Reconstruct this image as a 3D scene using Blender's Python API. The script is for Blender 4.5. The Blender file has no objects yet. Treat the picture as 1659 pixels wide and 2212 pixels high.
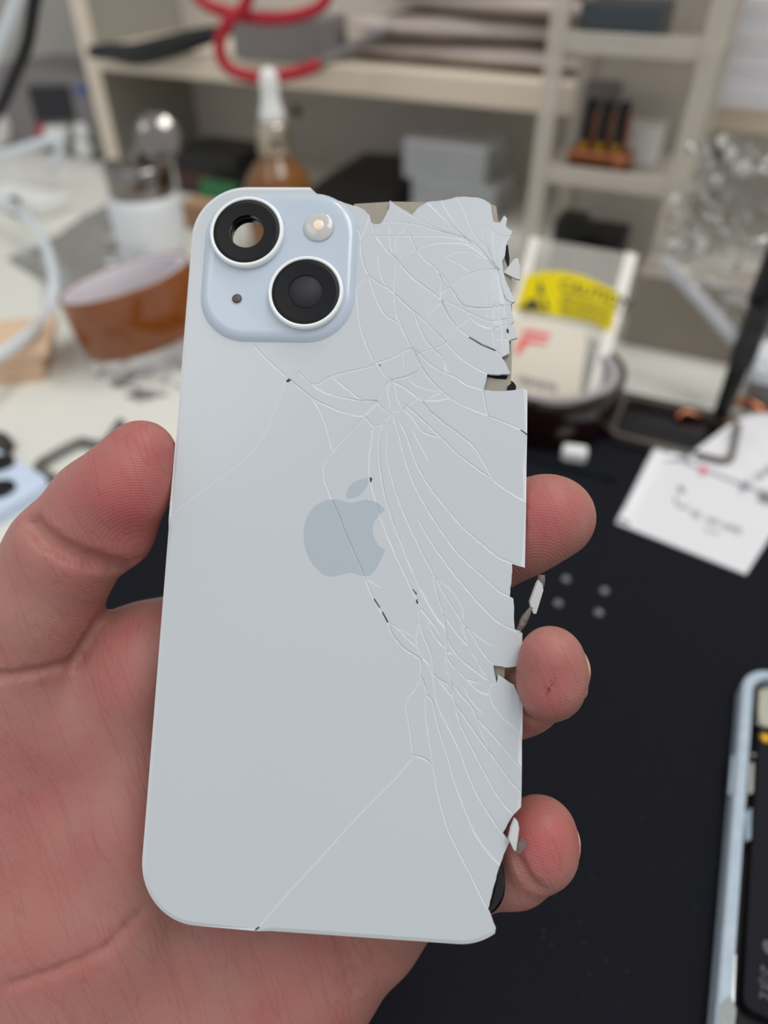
import bpy, math, random
import numpy as np
from mathutils import Vector, Matrix, geometry, noise

random.seed(7)
rng = np.random.default_rng(7)
scene = bpy.context.scene
COL = scene.collection

# ---------------------------------------------------------------- camera
F, CX, CY = 1532.0, 829.5, 1106.0          # focal length and centre of the 1659 x 2212 frame
H = 0.24                                   # lens height above the desk (m)
PITCH = math.radians(40.3)
cam_d = bpy.data.cameras.new('camera')
cam = bpy.data.objects.new('camera', cam_d)
COL.objects.link(cam)
cam.location = (0, 0, H)
cam.rotation_euler = (math.pi / 2 - PITCH, 0, 0)
cam_d.sensor_fit = 'VERTICAL'
cam_d.sensor_height = 36.0
cam_d.lens = F * 36.0 / 2212.0
cam_d.clip_start = 0.01
cam_d.clip_end = 30
cam_d.dof.use_dof = True
cam_d.dof.focus_distance = 0.137
cam_d.dof.aperture_fstop = 7.6
scene.camera = cam

# ---------------------------------------------------------------- light
world = bpy.data.worlds.new('world')
scene.world = world
world.use_nodes = True
wb = world.node_tree.nodes['Background']
wb.inputs[0].default_value = (0.93, 0.96, 1.0, 1)
wb.inputs[1].default_value = 0.74


def area_light(name, loc, target, sx, sy, power, color):
    d = bpy.data.lights.new(name, 'AREA')
    d.shape = 'RECTANGLE'
    d.size, d.size_y = sx, sy
    d.energy = power
    d.color = color
    o = bpy.data.objects.new(name, d)
    COL.objects.link(o)
    o.location = loc
    o.rotation_euler = (Vector(target) - Vector(loc)).to_track_quat('-Z', 'Y').to_euler()
    return o


area_light('ceiling_panel_light', (0.55, 0.22, 1.7), (0.1, 0.35, 0), 1.2, 0.5, 15, (1.0, 0.985, 0.96))
area_light('bench_lamp_light', (0.28, 0.72, 1.25), (0.1, 0.3, 0), 0.16, 0.10, 2.2, (0.95, 0.98, 1.0))
area_light('ceiling_panel_light', (-0.9, -0.35, 1.8), (0, 0.3, 0), 1.0, 0.5, 4, (1.0, 0.985, 0.96))

scene.view_settings.view_transform = 'Standard'
scene.view_settings.look = 'None'
scene.view_settings.exposure = -0.25
scene.cycles.transparent_max_bounces = 48
scene.view_settings.gamma = 1.0
scene.view_settings.use_curve_mapping = False

# ---------------------------------------------------------------- helpers
cp, sp = math.cos(PITCH), math.sin(PITCH)
RIGHT, UP, BACK = Vector((1, 0, 0)), Vector((0, sp, cp)), Vector((0, -cp, sp))
EYE = Vector((0, 0, H))


def ray(px, py):
    return RIGHT * ((px - CX) / F) + UP * (-(py - CY) / F) - BACK


def at_z(px, py, z=0.0):
    d = ray(px, py)
    return EYE + d * ((z - H) / d.z)


def at_y(px, py, y):
    d = ray(px, py)
    return EYE + d * (y / d.y)


def lin(c):
    c = c / 255.0
    return c / 12.92 if c <= 0.04045 else ((c + 0.055) / 1.055) ** 2.4


def S(r, g, b):
    return (lin(r), lin(g), lin(b), 1.0)


def mat(name, col, rough=0.5, metal=0.0, spec=0.5, vary=0.06, vscale=60.0, bump=0.0, bscale=400.0,
        alpha=1.0, trans=0.0, coat=0.0, ior=1.45, stretch=(1, 1, 1)):
    m = bpy.data.materials.new(name)
    m.use_nodes = True
    nt = m.node_tree
    b = nt.nodes['Principled BSDF']
    tc = nt.nodes.new('ShaderNodeTexCoord')
    mp = nt.nodes.new('ShaderNodeMapping')
    mp.inputs['Scale'].default_value = stretch
    nt.links.new(tc.outputs['Object'], mp.inputs['Vector'])
    n = nt.nodes.new('ShaderNodeTexNoise')
    n.inputs['Scale'].default_value = vscale
    n.inputs['Detail'].default_value = 4
    nt.links.new(mp.outputs[0], n.inputs['Vector'])
    mix = nt.nodes.new('ShaderNodeMix')
    mix.data_type = 'RGBA'
    mix.inputs['A'].default_value = tuple(max(0, c * (1 - vary)) for c in col[:3]) + (1,)
    mix.inputs['B'].default_value = tuple(min(1, c * (1 + vary)) for c in col[:3]) + (1,)
    nt.links.new(n.outputs['Fac'], mix.inputs['Factor'])
    nt.links.new(mix.outputs['Result'], b.inputs['Base Color'])
    b.inputs['Roughness'].default_value = rough
    b.inputs['Metallic'].default_value = metal
    b.inputs['Specular IOR Level'].default_value = spec
    b.inputs['Alpha'].default_value = alpha
    b.inputs['Transmission Weight'].default_value = trans
    b.inputs['Coat Weight'].default_value = coat
    b.inputs['IOR'].default_value = ior
    if bump:
        n2 = nt.nodes.new('ShaderNodeTexNoise')
        n2.inputs['Scale'].default_value = bscale
        n2.inputs['Detail'].default_value = 3
        nt.links.new(mp.outputs[0], n2.inputs['Vector'])
        bp = nt.nodes.new('ShaderNodeBump')
        bp.inputs['Strength'].default_value = bump
        bp.inputs['Distance'].default_value = 0.001
        nt.links.new(n2.outputs['Fac'], bp.inputs['Height'])
        nt.links.new(bp.outputs['Normal'], b.inputs['Normal'])
    return m


def catmull(pts, step, closed=False):
    """resample a polyline through smooth curves at about `step`"""
    P = [Vector(p) for p in pts]
    n = len(P)
    if n < 3 and not closed:
        k = max(1, int((P[1] - P[0]).length / step))
        return [P[0].lerp(P[1], i / k) for i in range(k + 1)]
    out = []
    for i in range(n if closed else n - 1):
        p1, p2 = P[i], P[(i + 1) % n]
        p0 = P[(i - 1) % n] if closed or i > 0 else p1 * 2 - p2
        p3 = P[(i + 2) % n] if closed or i + 2 < n else p2 * 2 - p1
        k = max(1, int(round((p2 - p1).length / step)))
        for j in range(k):
            t = j / k
            out.append(0.5 * ((2 * p1) + (p2 - p0) * t + (2 * p0 - 5 * p1 + 4 * p2 - p3) * t * t
                              + (3 * p1 - p0 - 3 * p2 + p3) * t ** 3))
    if not closed:
        out.append(P[-1])
    return out


class MB:
    """collects shapes into one mesh"""

    def __init__(self):
        self.v, self.f, self.sm = [], [], []

    def add(self, v, f, M=None, smooth=False):
        o = len(self.v)
        self.v += [tuple(M @ Vector(p)) if M else tuple(p) for p in v]
        self.f += [tuple(i + o for i in q) for q in f]
        self.sm += [smooth] * len(f)
        return self

    def box(self, c, s, M=None, rz=0.0):
        R = Matrix.Translation(c) @ Matrix.Rotation(rz, 4, 'Z')
        v = [R @ Vector((x * s[0] / 2, y * s[1] / 2, z * s[2] / 2)) for x in (-1, 1) for y in (-1, 1) for z in (-1, 1)]
        f = [(0, 1, 3, 2), (4, 6, 7, 5), (0, 4, 5, 1), (2, 3, 7, 6), (0, 2, 6, 4), (1, 5, 7, 3)]
        return self.add(v, f, M)

    def prism(self, poly, z0, z1, M=None, smooth=False, bev=0.0):
        """closed polygon extruded along z, optional bevelled top rim"""
        n = len(poly)
        poly = [Vector((p[0], p[1])) for p in poly]
        ar = sum(poly[i].x * poly[(i + 1) % n].y - poly[(i + 1) % n].x * poly[i].y for i in range(n))
        if ar < 0:
            poly.reverse()
        rings = [(z0, 0.0), (z1 - bev, 0.0)]
        if bev:
            rings += [(z1 - bev * 0.3, bev * 0.3), (z1, bev)]
        v, f = [], []
        for z, ins in rings:
            for i in range(n):
                p = poly[i]
                if ins:
                    t = (poly[(i + 1) % n] - poly[i - 1])
                    t = t.normalized() if t.length else Vector((1, 0))
                    p = p + Vector((-t.y, t.x)) * ins
                v.append((p.x, p.y, z))
        for k in range(len(rings) - 1):
            for i in range(n):
                j = (i + 1) % n
                f.append((k * n + i, k * n + j, (k + 1) * n + j, (k + 1) * n + i))
        self.add(v, f, M, smooth)
        o = len(self.v) - len(v)
        self.f.append(tuple(o + i for i in reversed(range(n))))
        self.f.append(tuple(o + (len(rings) - 1) * n + i for i in range(n)))
        self.sm += [False, False]
        return self

    def lathe(self, prof, M=None, n=48, cap=True, smooth=True, closed=False):
        v, f = [], []
        m = len(prof)
        for r, z in prof:
            for i in range(n):
                a = 2 * math.pi * i / n
                v.append((r * math.cos(a), r * math.sin(a), z))
        for k in range(m if closed else m - 1):
            k2 = (k + 1) % m
            for i in range(n):
                j = (i + 1) % n
                f.append((k * n + i, k * n + j, k2 * n + j, k2 * n + i))
        self.add(v, f, M, smooth)
        o = len(self.v) - len(v)
        if cap and not closed:
            if prof[0][0] > 1e-7:
                self.f.append(tuple(o + i for i in reversed(range(n)))); self.sm.append(False)
            if prof[-1][0] > 1e-7:
                self.f.append(tuple(o + (m - 1) * n + i for i in range(n))); self.sm.append(False)
        return self

    def tube(self, pts, r, n=12, M=None, step=None):
        P = catmull(pts, step or 0.006)
        v, f = [], []
        T0 = (P[1] - P[0]).normalized()
        N = T0.orthogonal().normalized()
        for i, p in enumerate(P):
            T = (P[min(i + 1, len(P) - 1)] - P[max(i - 1, 0)]).normalized()
            N = (N - T * N.dot(T)).normalized()
            B = T.cross(N)
            rr = r(i / (len(P) - 1)) if callable(r) else r
            for j in range(n):
                a = 2 * math.pi * j / n
                v.append(p + (N * math.cos(a) + B * math.sin(a)) * rr)
        for i in range(len(P) - 1):
            for j in range(n):
                k = (j + 1) % n
                f.append((i * n + j, i * n + k, (i + 1) * n + k, (i + 1) * n + j))
        f.append(tuple(reversed(range(n))))
        f.append(tuple((len(P) - 1) * n + j for j in range(n)))
        return self.add(v, f, M, True)

    def build(self, name, material, parent=None, bevel=0.0, loc=None):
        me = bpy.data.meshes.new(name)
        me.from_pydata(self.v, [], self.f)
        me.polygons.foreach_set('use_smooth', self.sm)
        me.validate()
        me.update()
        o = bpy.data.objects.new(name, me)
        COL.objects.link(o)
        if material:
            me.materials.append(material)
        if parent:
            o.parent = parent
        if loc is not None:
            o.location = loc
        if bevel:
            b = o.modifiers.new('bevel', 'BEVEL')
            b.width = bevel
            b.segments = 2
            b.limit_method = 'ANGLE'
        return o


def tag(o, label, cat, group=None):
    o['label'] = label
    o['category'] = cat
    if group:
        o['group'] = group
    return o


def struct(o):
    o['kind'] = 'structure'
    return o


def thing(name, label, cat, M=None, group=None):
    o = bpy.data.objects.new(name, None)
    o.empty_display_size = 0.01
    COL.objects.link(o)
    if M is not None:
        o.matrix_world = M if isinstance(M, Matrix) else Matrix.Translation(M)
    return tag(o, label, cat, group)


def text(name, body, size, material, parent, M, align='LEFT', extrude=0.00003):
    cu = bpy.data.curves.new(name, 'FONT')
    cu.body = body
    cu.size = size
    cu.align_x = align
    cu.extrude = extrude
    cu.resolution_u = 3
    cu.offset = size * 0.018
    t = bpy.data.objects.new(name, cu)
    COL.objects.link(t)
    bpy.context.view_layer.update()
    me = bpy.data.meshes.new_from_object(t.evaluated_get(bpy.context.evaluated_depsgraph_get()))
    bpy.data.objects.remove(t)
    me.name = name
    me.materials.clear()
    me.materials.append(material)
    o = bpy.data.objects.new(name, me)
    COL.objects.link(o)
    o.parent = parent
    o.matrix_local = M
    return o


def rrect(w, h, r, n=8, cx=0.0, cy=0.0):
    out = []
    for sx, sy, a0 in ((1, 1, 0), (-1, 1, 90), (-1, -1, 180), (1, -1, 270)):
        for i in range(n + 1):
            a = math.radians(a0 + 90 * i / n)
            out.append((cx + sx * (w / 2 - r) + r * math.cos(a), cy + sy * (h / 2 - r) + r * math.sin(a)))
    return out


def frame(o, x, y=None, z=None):
    """matrix with origin o and axis x; z defaults to up"""
    x = x.normalized()
    z = (z or Vector((0, 0, 1)))
    y = z.cross(x).normalized()
    z = x.cross(y)
    M = Matrix((x, y, z)).transposed().to_4x4()
    M.translation = o
    return M


# ---------------------------------------------------------------- materials
M_desk = mat('desk_laminate', S(226, 224, 214), 0.35, vary=0.03, vscale=8)
M_wall = mat('wall_paint', S(176, 172, 164), 0.8, vary=0.03)
M_cream = mat('cream_board', S(226, 212, 192), 0.45, vary=0.03)
M_panel = mat('grey_panel', S(206, 198, 188), 0.6, vary=0.03)
M_mat = mat('black_rubber', S(23, 24, 30), 0.8, spec=0.12, vary=0.25, vscale=900, bump=0.15, bscale=2500)
M_black = mat('black_plastic', S(18, 18, 20), 0.4)
M_glossblack = mat('gloss_black', S(10, 10, 12), 0.12)
M_dark = mat('dark_grey_plastic', S(52, 50, 52), 0.5)
M_grey = mat('grey_plastic', S(128, 122, 122), 0.55)
M_white = mat('white_plastic', S(236, 236, 232), 0.35)
M_paper = mat('white_paper', S(224, 222, 224), 0.8, vary=0.02)
M_chrome = mat('chrome', S(205, 205, 205), 0.12, metal=1)
M_steel = mat('steel', S(150, 150, 148), 0.3, metal=1)
M_copper = mat('copper', S(190, 122, 88), 0.28, metal=1)
M_gold = mat('brass_yellow', S(200, 150, 40), 0.3, metal=0.6)
M_red = mat('red_cable_rubber', S(176, 26, 44), 0.4)
M_clear = mat('clear_plastic', S(235, 238, 240), 0.08, alpha=0.22, spec=0.8)
M_film = bpy.data.materials.new('clear_film')
M_film.use_nodes = True
_nt = M_film.node_tree
_nt.nodes.remove(_nt.nodes['Principled BSDF'])
_tr = _nt.nodes.new('ShaderNodeBsdfTransparent')
_gl = _nt.nodes.new('ShaderNodeBsdfGlossy')
_gl.inputs['Roughness'].default_value = 0.10
_df = _nt.nodes.new('ShaderNodeBsdfDiffuse')
_df.inputs['Color'].default_value = S(226, 230, 232)
_fr = _nt.nodes.new('ShaderNodeLayerWeight')
_fr.inputs['Blend'].default_value = 0.22
_m1 = _nt.nodes.new('ShaderNodeMixShader')
_m1.inputs[0].default_value = 0.09
_m2 = _nt.nodes.new('ShaderNodeMixShader')
_nt.links.new(_tr.outputs[0], _m1.inputs[1])
_nt.links.new(_df.outputs[0], _m1.inputs[2])
_nt.links.new(_fr.outputs[0], _m2.inputs[0])
_nt.links.new(_m1.outputs[0], _m2.inputs[1])
_nt.links.new(_gl.outputs[0], _m2.inputs[2])
_nt.links.new(_m2.outputs[0], _nt.nodes['Material Output'].inputs['Surface'])
M_frost = mat('frosted_acrylic', S(218, 208, 194), 0.35, alpha=0.62)
M_acryl = mat('acrylic_sheet', S(225, 222, 215), 0.15, alpha=0.16, spec=0.6)
M_hose = mat('translucent_hose', S(230, 236, 240), 0.25, alpha=0.75)
M_amber = mat('amber_film', S(132, 70, 24), 0.16, vary=0.25, vscale=45, coat=0.5)
M_darkamber = mat('dark_amber_film', S(30, 11, 11), 0.18, vary=0.4, vscale=40, coat=0.5)
M_core = mat('pale_core', S(206, 198, 204), 0.5)
M_core2 = mat('grey_core', S(160, 150, 154), 0.5)
M_wood = mat('pale_wood', S(222, 190, 158), 0.6, vary=0.12, stretch=(1, 8, 8))
M_kraft = mat('kraft_card', S(176, 140, 108), 0.8)
M_taupe = mat('taupe_matt', S(150, 140, 128), 0.8)
M_green = mat('green_board', S(40, 110, 64), 0.4)
M_yellow = mat('yellow_label', S(226, 204, 0), 0.6, spec=0.2, vary=0.02)
M_ink = mat('black_ink', S(28, 27, 20), 0.6)
M_greyink = mat('grey_ink', S(120, 120, 124), 0.7)
M_redink = mat('red_ink', S(232, 92, 92), 0.7)
M_glintwhite = mat('glint_white_sleeve', S(250, 252, 255), 0.12, spec=1.0, coat=1.0)  # near-white base colour stands in for the glint along the sleeve edge
M_screen = mat('dark_screen', S(22, 22, 32), 0.2)
M_blue = mat('blue_plastic', S(70, 92, 150), 0.4)
M_foam = mat('grey_foam', S(186, 174, 166), 0.85, vary=0.1, bump=0.2, bscale=150)

# ---------------------------------------------------------------- the room
dx = (at_z(1659, 287, 0.115) - at_z(240, 150, 0.115))
post = at_z(262, 362, 0.0)                      # foot of the left side panel
_d = ray(240, 150)
_t = (post.y) / _d.y
ZS = H + _d.z * _t                              # underside of the shelf board
SL = at_z(240, 150, ZS)
SR = at_z(1659, 287, ZS)
SDIR = (SR - SL).normalized()
SMAT = frame(Vector((post.x, post.y, 0)), SDIR)   # x along the shelf, y towards the wall
print('shelf', post, ZS, SDIR)

WY = 0.155                                       # depth of the shelf unit
MB().box((0.45, (WY + 0.033 - 1.15) / 2, -0.015), (2.3, WY + 0.033 + 1.15, 0.03), SMAT).build('desk', M_desk, bevel=0.002)
tag(bpy.data.objects['desk'], 'white laminate desk top carrying the tools and the black work mat', 'desk')
wl = MB().box((0.2, WY + 0.06, 0.6), (3.6, 0.05, 1.7), SMAT).build('wall_back', M_wall)
struct(wl)
fl = MB().box((0.2, 0.4, -0.78), (4, 4, 0.04)).build('floor', M_panel)
struct(fl)
for i, (lx, ly) in enumerate(((-0.6, -1.05), (1.5, -1.05), (-0.6, 0.12), (1.5, 0.12))):
    l = MB().box((lx, ly, -0.395), (0.05, 0.05, 0.73), SMAT).build('leg', M_panel, bpy.data.objects['desk'])

# ---------------------------------------------------------------- phone pose (mm frame: u right, v up, w to the lens)
rv = np.array([-.132, -.061, -.036])
th = np.linalg.norm(rv); k_ = rv / th
K_ = np.array([[0, -k_[2], k_[1]], [k_[2], 0, -k_[0]], [-k_[1], k_[0], 0]])
PR = np.eye(3) + np.sin(th) * K_ + (1 - np.cos(th)) * K_ @ K_
PT = np.array([-7.726, -4.486, -136.889])
PCAM = -PR.T @ PT                                 # the lens seen from the phone frame (mm)
camM = Matrix((RIGHT, UP, BACK)).transposed().to_4x4()
camM.translation = EYE
poseM = Matrix([list(PR[i]) + [PT[i] * 1e-3] for i in range(3)] + [[0, 0, 0, 1]])
PHONE = camM @ poseM                              # metres


def loc(px, py, w=0.0):
    """photo pixel -> point (mm, phone frame) on the plane w above the glass"""
    d = PR.T @ np.array([(px - CX) / F, -(py - CY) / F, -1.0])
    t = (w - PCAM[2]) / d[2]
    return PCAM + d * t


def crop(x0, y0, s, pts):
    return [(x0 + x / s, y0 + y / s) for x, y in pts]


# ---------------------------------------------------------------- cracked glass
W2, L2, RC = 69.5 / 2, 144.7 / 2, 11.0


def arc(cx, cy, a0, a1, n=14, r=RC):
    return [(cx + r * math.cos(math.radians(a0 + (a1 - a0) * i / n)), cy + r * math.sin(math.radians(a0 + (a1 - a0) * i / n)))
            for i in range(n + 1)]


def L(p, w=0.0):
    q = loc(p[0], p[1], w)
    return (q[0], q[1])


broken_top = [(669, 402.5), (675, 410), (689, 422), (712, 429), (733, 434), (746, 439), (773, 446), (788, 454), (798, 464), (802, 479),
              (807, 484), (822, 483), (834, 464), (840, 451), (842, 432.5), (849, 438), (870, 452), (890, 464), (906, 447), (922.5, 436),
              (938, 434), (954, 432.5), (969, 430), (985, 425), (1010, 425), (1034, 427), (1045, 431), (1057, 438), (1061, 446), (1062, 458),
              (1066, 479), (1080, 481), (1089, 465), (1096, 472), (1093, 489.5), (1107, 499), (1103, 511), (1093, 530), (1091, 552),
              (1085, 563), (1087, 587), (1095, 614), (1107, 639), (1112, 651), (1104, 656), (1106, 677), (1111, 693), (1103, 701),
              (1118, 729.5), (1099, 736), (1101, 763), (1083, 771.5), (1091, 782), (1103, 807), (1078, 809), (1053, 807), (1045, 842),
              (1065, 845), (1085, 845), (1108, 843), (1131, 839)]
right_a = [(1140, 842), (1138, 1010), (1134.5, 1226)]
broken_mid = [(1118, 1222), (1106, 1218), (1105, 1252), (1101, 1288), (1109, 1293), (1110, 1330), (1112, 1359), (1123, 1363)]
right_b = [(1129, 1368), (1128.5, 1430)]
broken_gap = [(1113, 1440), (1092, 1442), (1066, 1437), (1070, 1462), (1073, 1476), (1075.5, 1457), (1095, 1470), (1110, 1479), (1120, 1500)]
right_c = [(1130, 1520), (1128, 1600), (1126, 1745)]
broken_low = [(1108.5, 1760.5), (1097, 1779), (1086, 1799), (1099.5, 1815), (1100.6, 1819), (1088, 1846), (1078, 1873.5), (1073, 1890),
              (1068, 1910), (1061, 1938), (1054, 1964), (1063, 1984), (1071, 2005)]
outline = []                                     # (u, v, intact?)
# going clockwise from the left edge up
for p in ((-W2, -L2 + RC), (-W2, -30.0), (-W2, 0.0), (-W2, 30.0)):
    outline.append((p[0], p[1], 1))
for p in arc(-W2 + RC, L2 - RC, 180, 90):
    outline.append((p[0], p[1], 1))
q = L(broken_top[0])
outline.append((q[0], L2, 1))


def jag(px_list):
    """subdivide a broken edge with small chips"""
    out = []
    P = [L(p) for p in px_list]
    for a, b in zip(P, P[1:]):
        d = math.hypot(b[0] - a[0], b[1] - a[1])
        n = max(1, int(d / 0.7))
        for i in range(n):
            t = i / n
            j = 0 if i == 0 else random.uniform(-0.09, 0.09)
            out.append((a[0] + (b[0] - a[0]) * t - (b[1] - a[1]) / d * j, a[1] + (b[1] - a[1]) * t + (b[0] - a[0]) / d * j, 0))
    out.append((P[-1][0], P[-1][1], 0))
    return out


outline += jag(broken_top[1:])
for seg, brk in ((right_a, broken_mid), (right_b, broken_gap), (right_c, broken_low)):
    outline += [(min(L(p)[0], W2), L(p)[1], 1) for p in seg]
    outline += jag(brk)
_tip = L(broken_low[-1])
_a = math.degrees(math.atan2(_tip[1] - (-L2 + RC), _tip[0] - (W2 - RC)))
ba = arc(W2 - RC, -L2 + RC, _a, -90, 10)[1:]
outline += [(p[0], p[1], 1) for p in ba]
outline += [(10.0, -L2, 1), (-10.0, -L2, 1)]
outline += [(p[0], p[1], 1) for p in arc(-W2 + RC, -L2 + RC, 270, 180)][:-1]

zA = lambda p: crop(730, 400, 3.687, p)
zB = lambda p: crop(530, 700, 4.1475, p)
zC = lambda p: crop(780, 740, 4.1475, p)
zD = lambda p: crop(750, 1200, 3.858, p)
zE = lambda p: crop(500, 1600, 2.44, p)
CR = []                                          # (pixel polyline, half width mm, depth mm)


def cr(p, w=0.22, d=0.13):
    def ext(a, b):
        n_ = math.hypot(b[0] - a[0], b[1] - a[1])
        return (b[0] + (b[0] - a[0]) / n_ * 5, b[1] + (b[1] - a[1]) / n_ * 5)
    p = [ext(p[1], p[0])] + list(p) + [ext(p[-2], p[-1])]
    CR.append((p, w, d))


thin = dict(w=0.16, d=0.05)
for p in ([(710, 140), (850, 270), (960, 370), (1040, 440), (1150, 540), (1270, 660)], [(830, 135), (870, 215), (990, 370), (1035, 432)],
          [(945, 100), (1000, 190), (1040, 300), (1090, 400), (1180, 490), (1230, 600), (1272, 662)],
          [(480, 190), (600, 250), (760, 330), (900, 385), (1030, 430), (1130, 500), (1240, 640)],
          [(330, 300), (500, 295), (650, 320), (850, 375), (950, 400), (1050, 460)],
          [(290, 400), (560, 405), (750, 408), (930, 420), (1060, 470), (1200, 600)],
          [(480, 580), (600, 520), (760, 470), (920, 460), (1040, 480), (1150, 560), (1268, 664)],
          [(860, 575), (930, 535), (1050, 530), (1150, 580), (1260, 664)], [(880, 590), (990, 640), (1050, 690)],
          [(810, 880), (930, 780), (1060, 700), (1200, 670), (1290, 668)], [(1272, 680), (1230, 760), (1195, 880), (1185, 1100)],
          [(1275, 690), (1260, 800), (1245, 950), (1235, 1140), (1250, 1300)], [(1280, 690), (1300, 800), (1330, 900), (1385, 940)],
          [(1272, 690), (1275, 900), (1300, 1100), (1312, 1360)], [(1150, 330), (1160, 420), (1215, 540)], [(1240, 300), (1230, 420), (1250, 560), (1276, 650)],
          [(1330, 440), (1290, 560), (1280, 660)], [(1215, 330), (1290, 400), (1370, 400)], [(320, 560), (330, 680), (360, 760), (400, 830)],
          [(410, 320), (420, 480), (440, 560)], [(1250, 1230), (1360, 1232)], [(560, 310), (470, 420), (460, 540)], [(250, 240), (230, 330), (190, 420)],
          [(1330, 900), (1340, 1060), (1360, 1240)], [(1245, 950), (1385, 960)], [(640, 1340), (760, 1300), (870, 1250), (940, 1140), (1060, 1060)],
          [(680, 1060), (760, 990), (830, 930)]):
    cr(zA(p), **thin)
for p in ([(575, 395), (610, 480), (690, 590), (790, 670), (880, 780), (950, 900), (1020, 965), (1190, 978), (1375, 955)],
          [(460, 570), (500, 630), (600, 740), (720, 830), (830, 910), (960, 970), (1090, 1035), (1230, 1085), (1340, 1062)],
          [(1060, 1050), (1110, 1100), (1180, 1130), (1240, 1140), (1345, 1112)],
          [(120, 270), (180, 400), (190, 560), (250, 720), (380, 810), (450, 860), (540, 950), (680, 1070), (850, 1240), (950, 1350), (1060, 1430), (1185, 1498)],
          [(270, 310), (300, 400), (370, 490), (430, 560), (470, 590)],
          [(780, 660), (820, 740), (820, 880), (830, 940), (880, 1040), (940, 1120), (1040, 1200), (1140, 1260), (1260, 1320), (1295, 1365)],
          [(470, 600), (455, 740), (450, 900), (470, 1040), (500, 1110), (560, 1240), (600, 1310), (650, 1340), (740, 1430), (840, 1490), (920, 1520), (1030, 1590), (1158, 1628)],
          [(250, 730), (290, 860), (340, 980), (400, 1050), (490, 1100)], [(620, 1040), (650, 1130), (700, 1230), (770, 1310), (830, 1370)],
          [(215, 720), (165, 800), (150, 860), (165, 1000), (180, 1130), (230, 1280), (290, 1420)],
          [(290, 1420), (440, 1370), (520, 1320), (590, 1300)], [(530, 1330), (532, 1490)], [(600, 1315), (655, 1450), (580, 1510), (440, 1550)],
          ):
    cr(zA(p))
cr(zB([(70, 180), (210, 330), (390, 490), (600, 660), (800, 760), (950, 810), (1070, 825)]))
cr([(617, 820), (600, 870), (570, 940), (520, 1000), (430, 1065), (362, 1122)], 0.1, 0.02)
for p in ([(470, 430), (560, 510), (650, 580), (800, 640), (1000, 680), (1180, 690)], [(390, 490), (470, 430)],
          [(560, 510), (640, 540), (760, 470), (950, 420), (1160, 370), (1190, 360)], [(770, 470), (900, 570), (1030, 670)],
          [(1150, 350), (1190, 370), (1240, 450), (1300, 500), (1440, 580), (1570, 680), (1660, 790)],
          [(1290, 500), (1230, 600), (1190, 700), (1070, 825), (800, 1120), (740, 1190), (705, 1270), (710, 1380), (760, 1530), (830, 1700), (930, 1950), (1035, 2180), (1060, 2240)],
          [(600, 660), (680, 800), (740, 960), (780, 1130)], [(1075, 825), (1090, 850), (1150, 920), (1240, 880), (1280, 860), (1300, 790), (1240, 770), (1190, 700)]):
    cr(zB(p))
for p in ([(110, 760), (75, 1000), (72, 1150), (90, 1270), (140, 1450), (200, 1640), (290, 1850), (390, 2074), (470, 2240), (530, 2340)],
          [(210, 710), (165, 850), (165, 1060), (200, 1300), (270, 1560), (360, 1800), (470, 2074), (540, 2250)],
          [(245, 680), (235, 850), (240, 1050), (300, 1300), (380, 1520), (500, 1780), (650, 2074), (700, 2130)],
          [(290, 660), (340, 830), (390, 1030), (470, 1250), (560, 1430), (700, 1660), (880, 1900), (1070, 2074), (1230, 2220), (1345, 2285)],
          [(520, 1600), (600, 1740), (720, 1920), (830, 2070), (1000, 2270), (1130, 2410), (1240, 2510), (1380, 2580)],
          [(350, 720), (410, 830), (450, 960), (520, 1130), (620, 1300), (740, 1450), (900, 1640), (1080, 1800), (1230, 1920), (1370, 1985)],
          [(400, 560), (480, 630), (600, 740), (740, 870), (850, 980), (1000, 1100), (1170, 1220), (1300, 1320), (1480, 1425)],
          [(545, 515), (620, 610), (730, 710), (850, 800), (1000, 920), (1080, 1040), (1130, 1130), (1170, 1220)],
          [(460, 60), (540, 210), (620, 330), (720, 430), (850, 530), (1000, 600), (1140, 655), (1300, 720), (1430, 780), (1490, 825)],
          [(1100, 440), (1110, 540), (1140, 655)], [(370, 600), (450, 660), (540, 790), (630, 830), (720, 850)]):
    cr(zC(p))
for p in ([(470, 800), (530, 920), (600, 1050)], [(560, 520), (680, 520), (810, 500)], [(600, 500), (720, 450)], [(380, 590), (480, 520), (540, 490)],
          [(430, 330), (500, 390), (600, 420), (690, 440)], [(270, 345), (240, 420), (265, 600)], [(300, 370), (320, 480), (370, 590)], [(220, 590), (300, 620), (380, 600)]):
    cr(zC(p), **thin)
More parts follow.
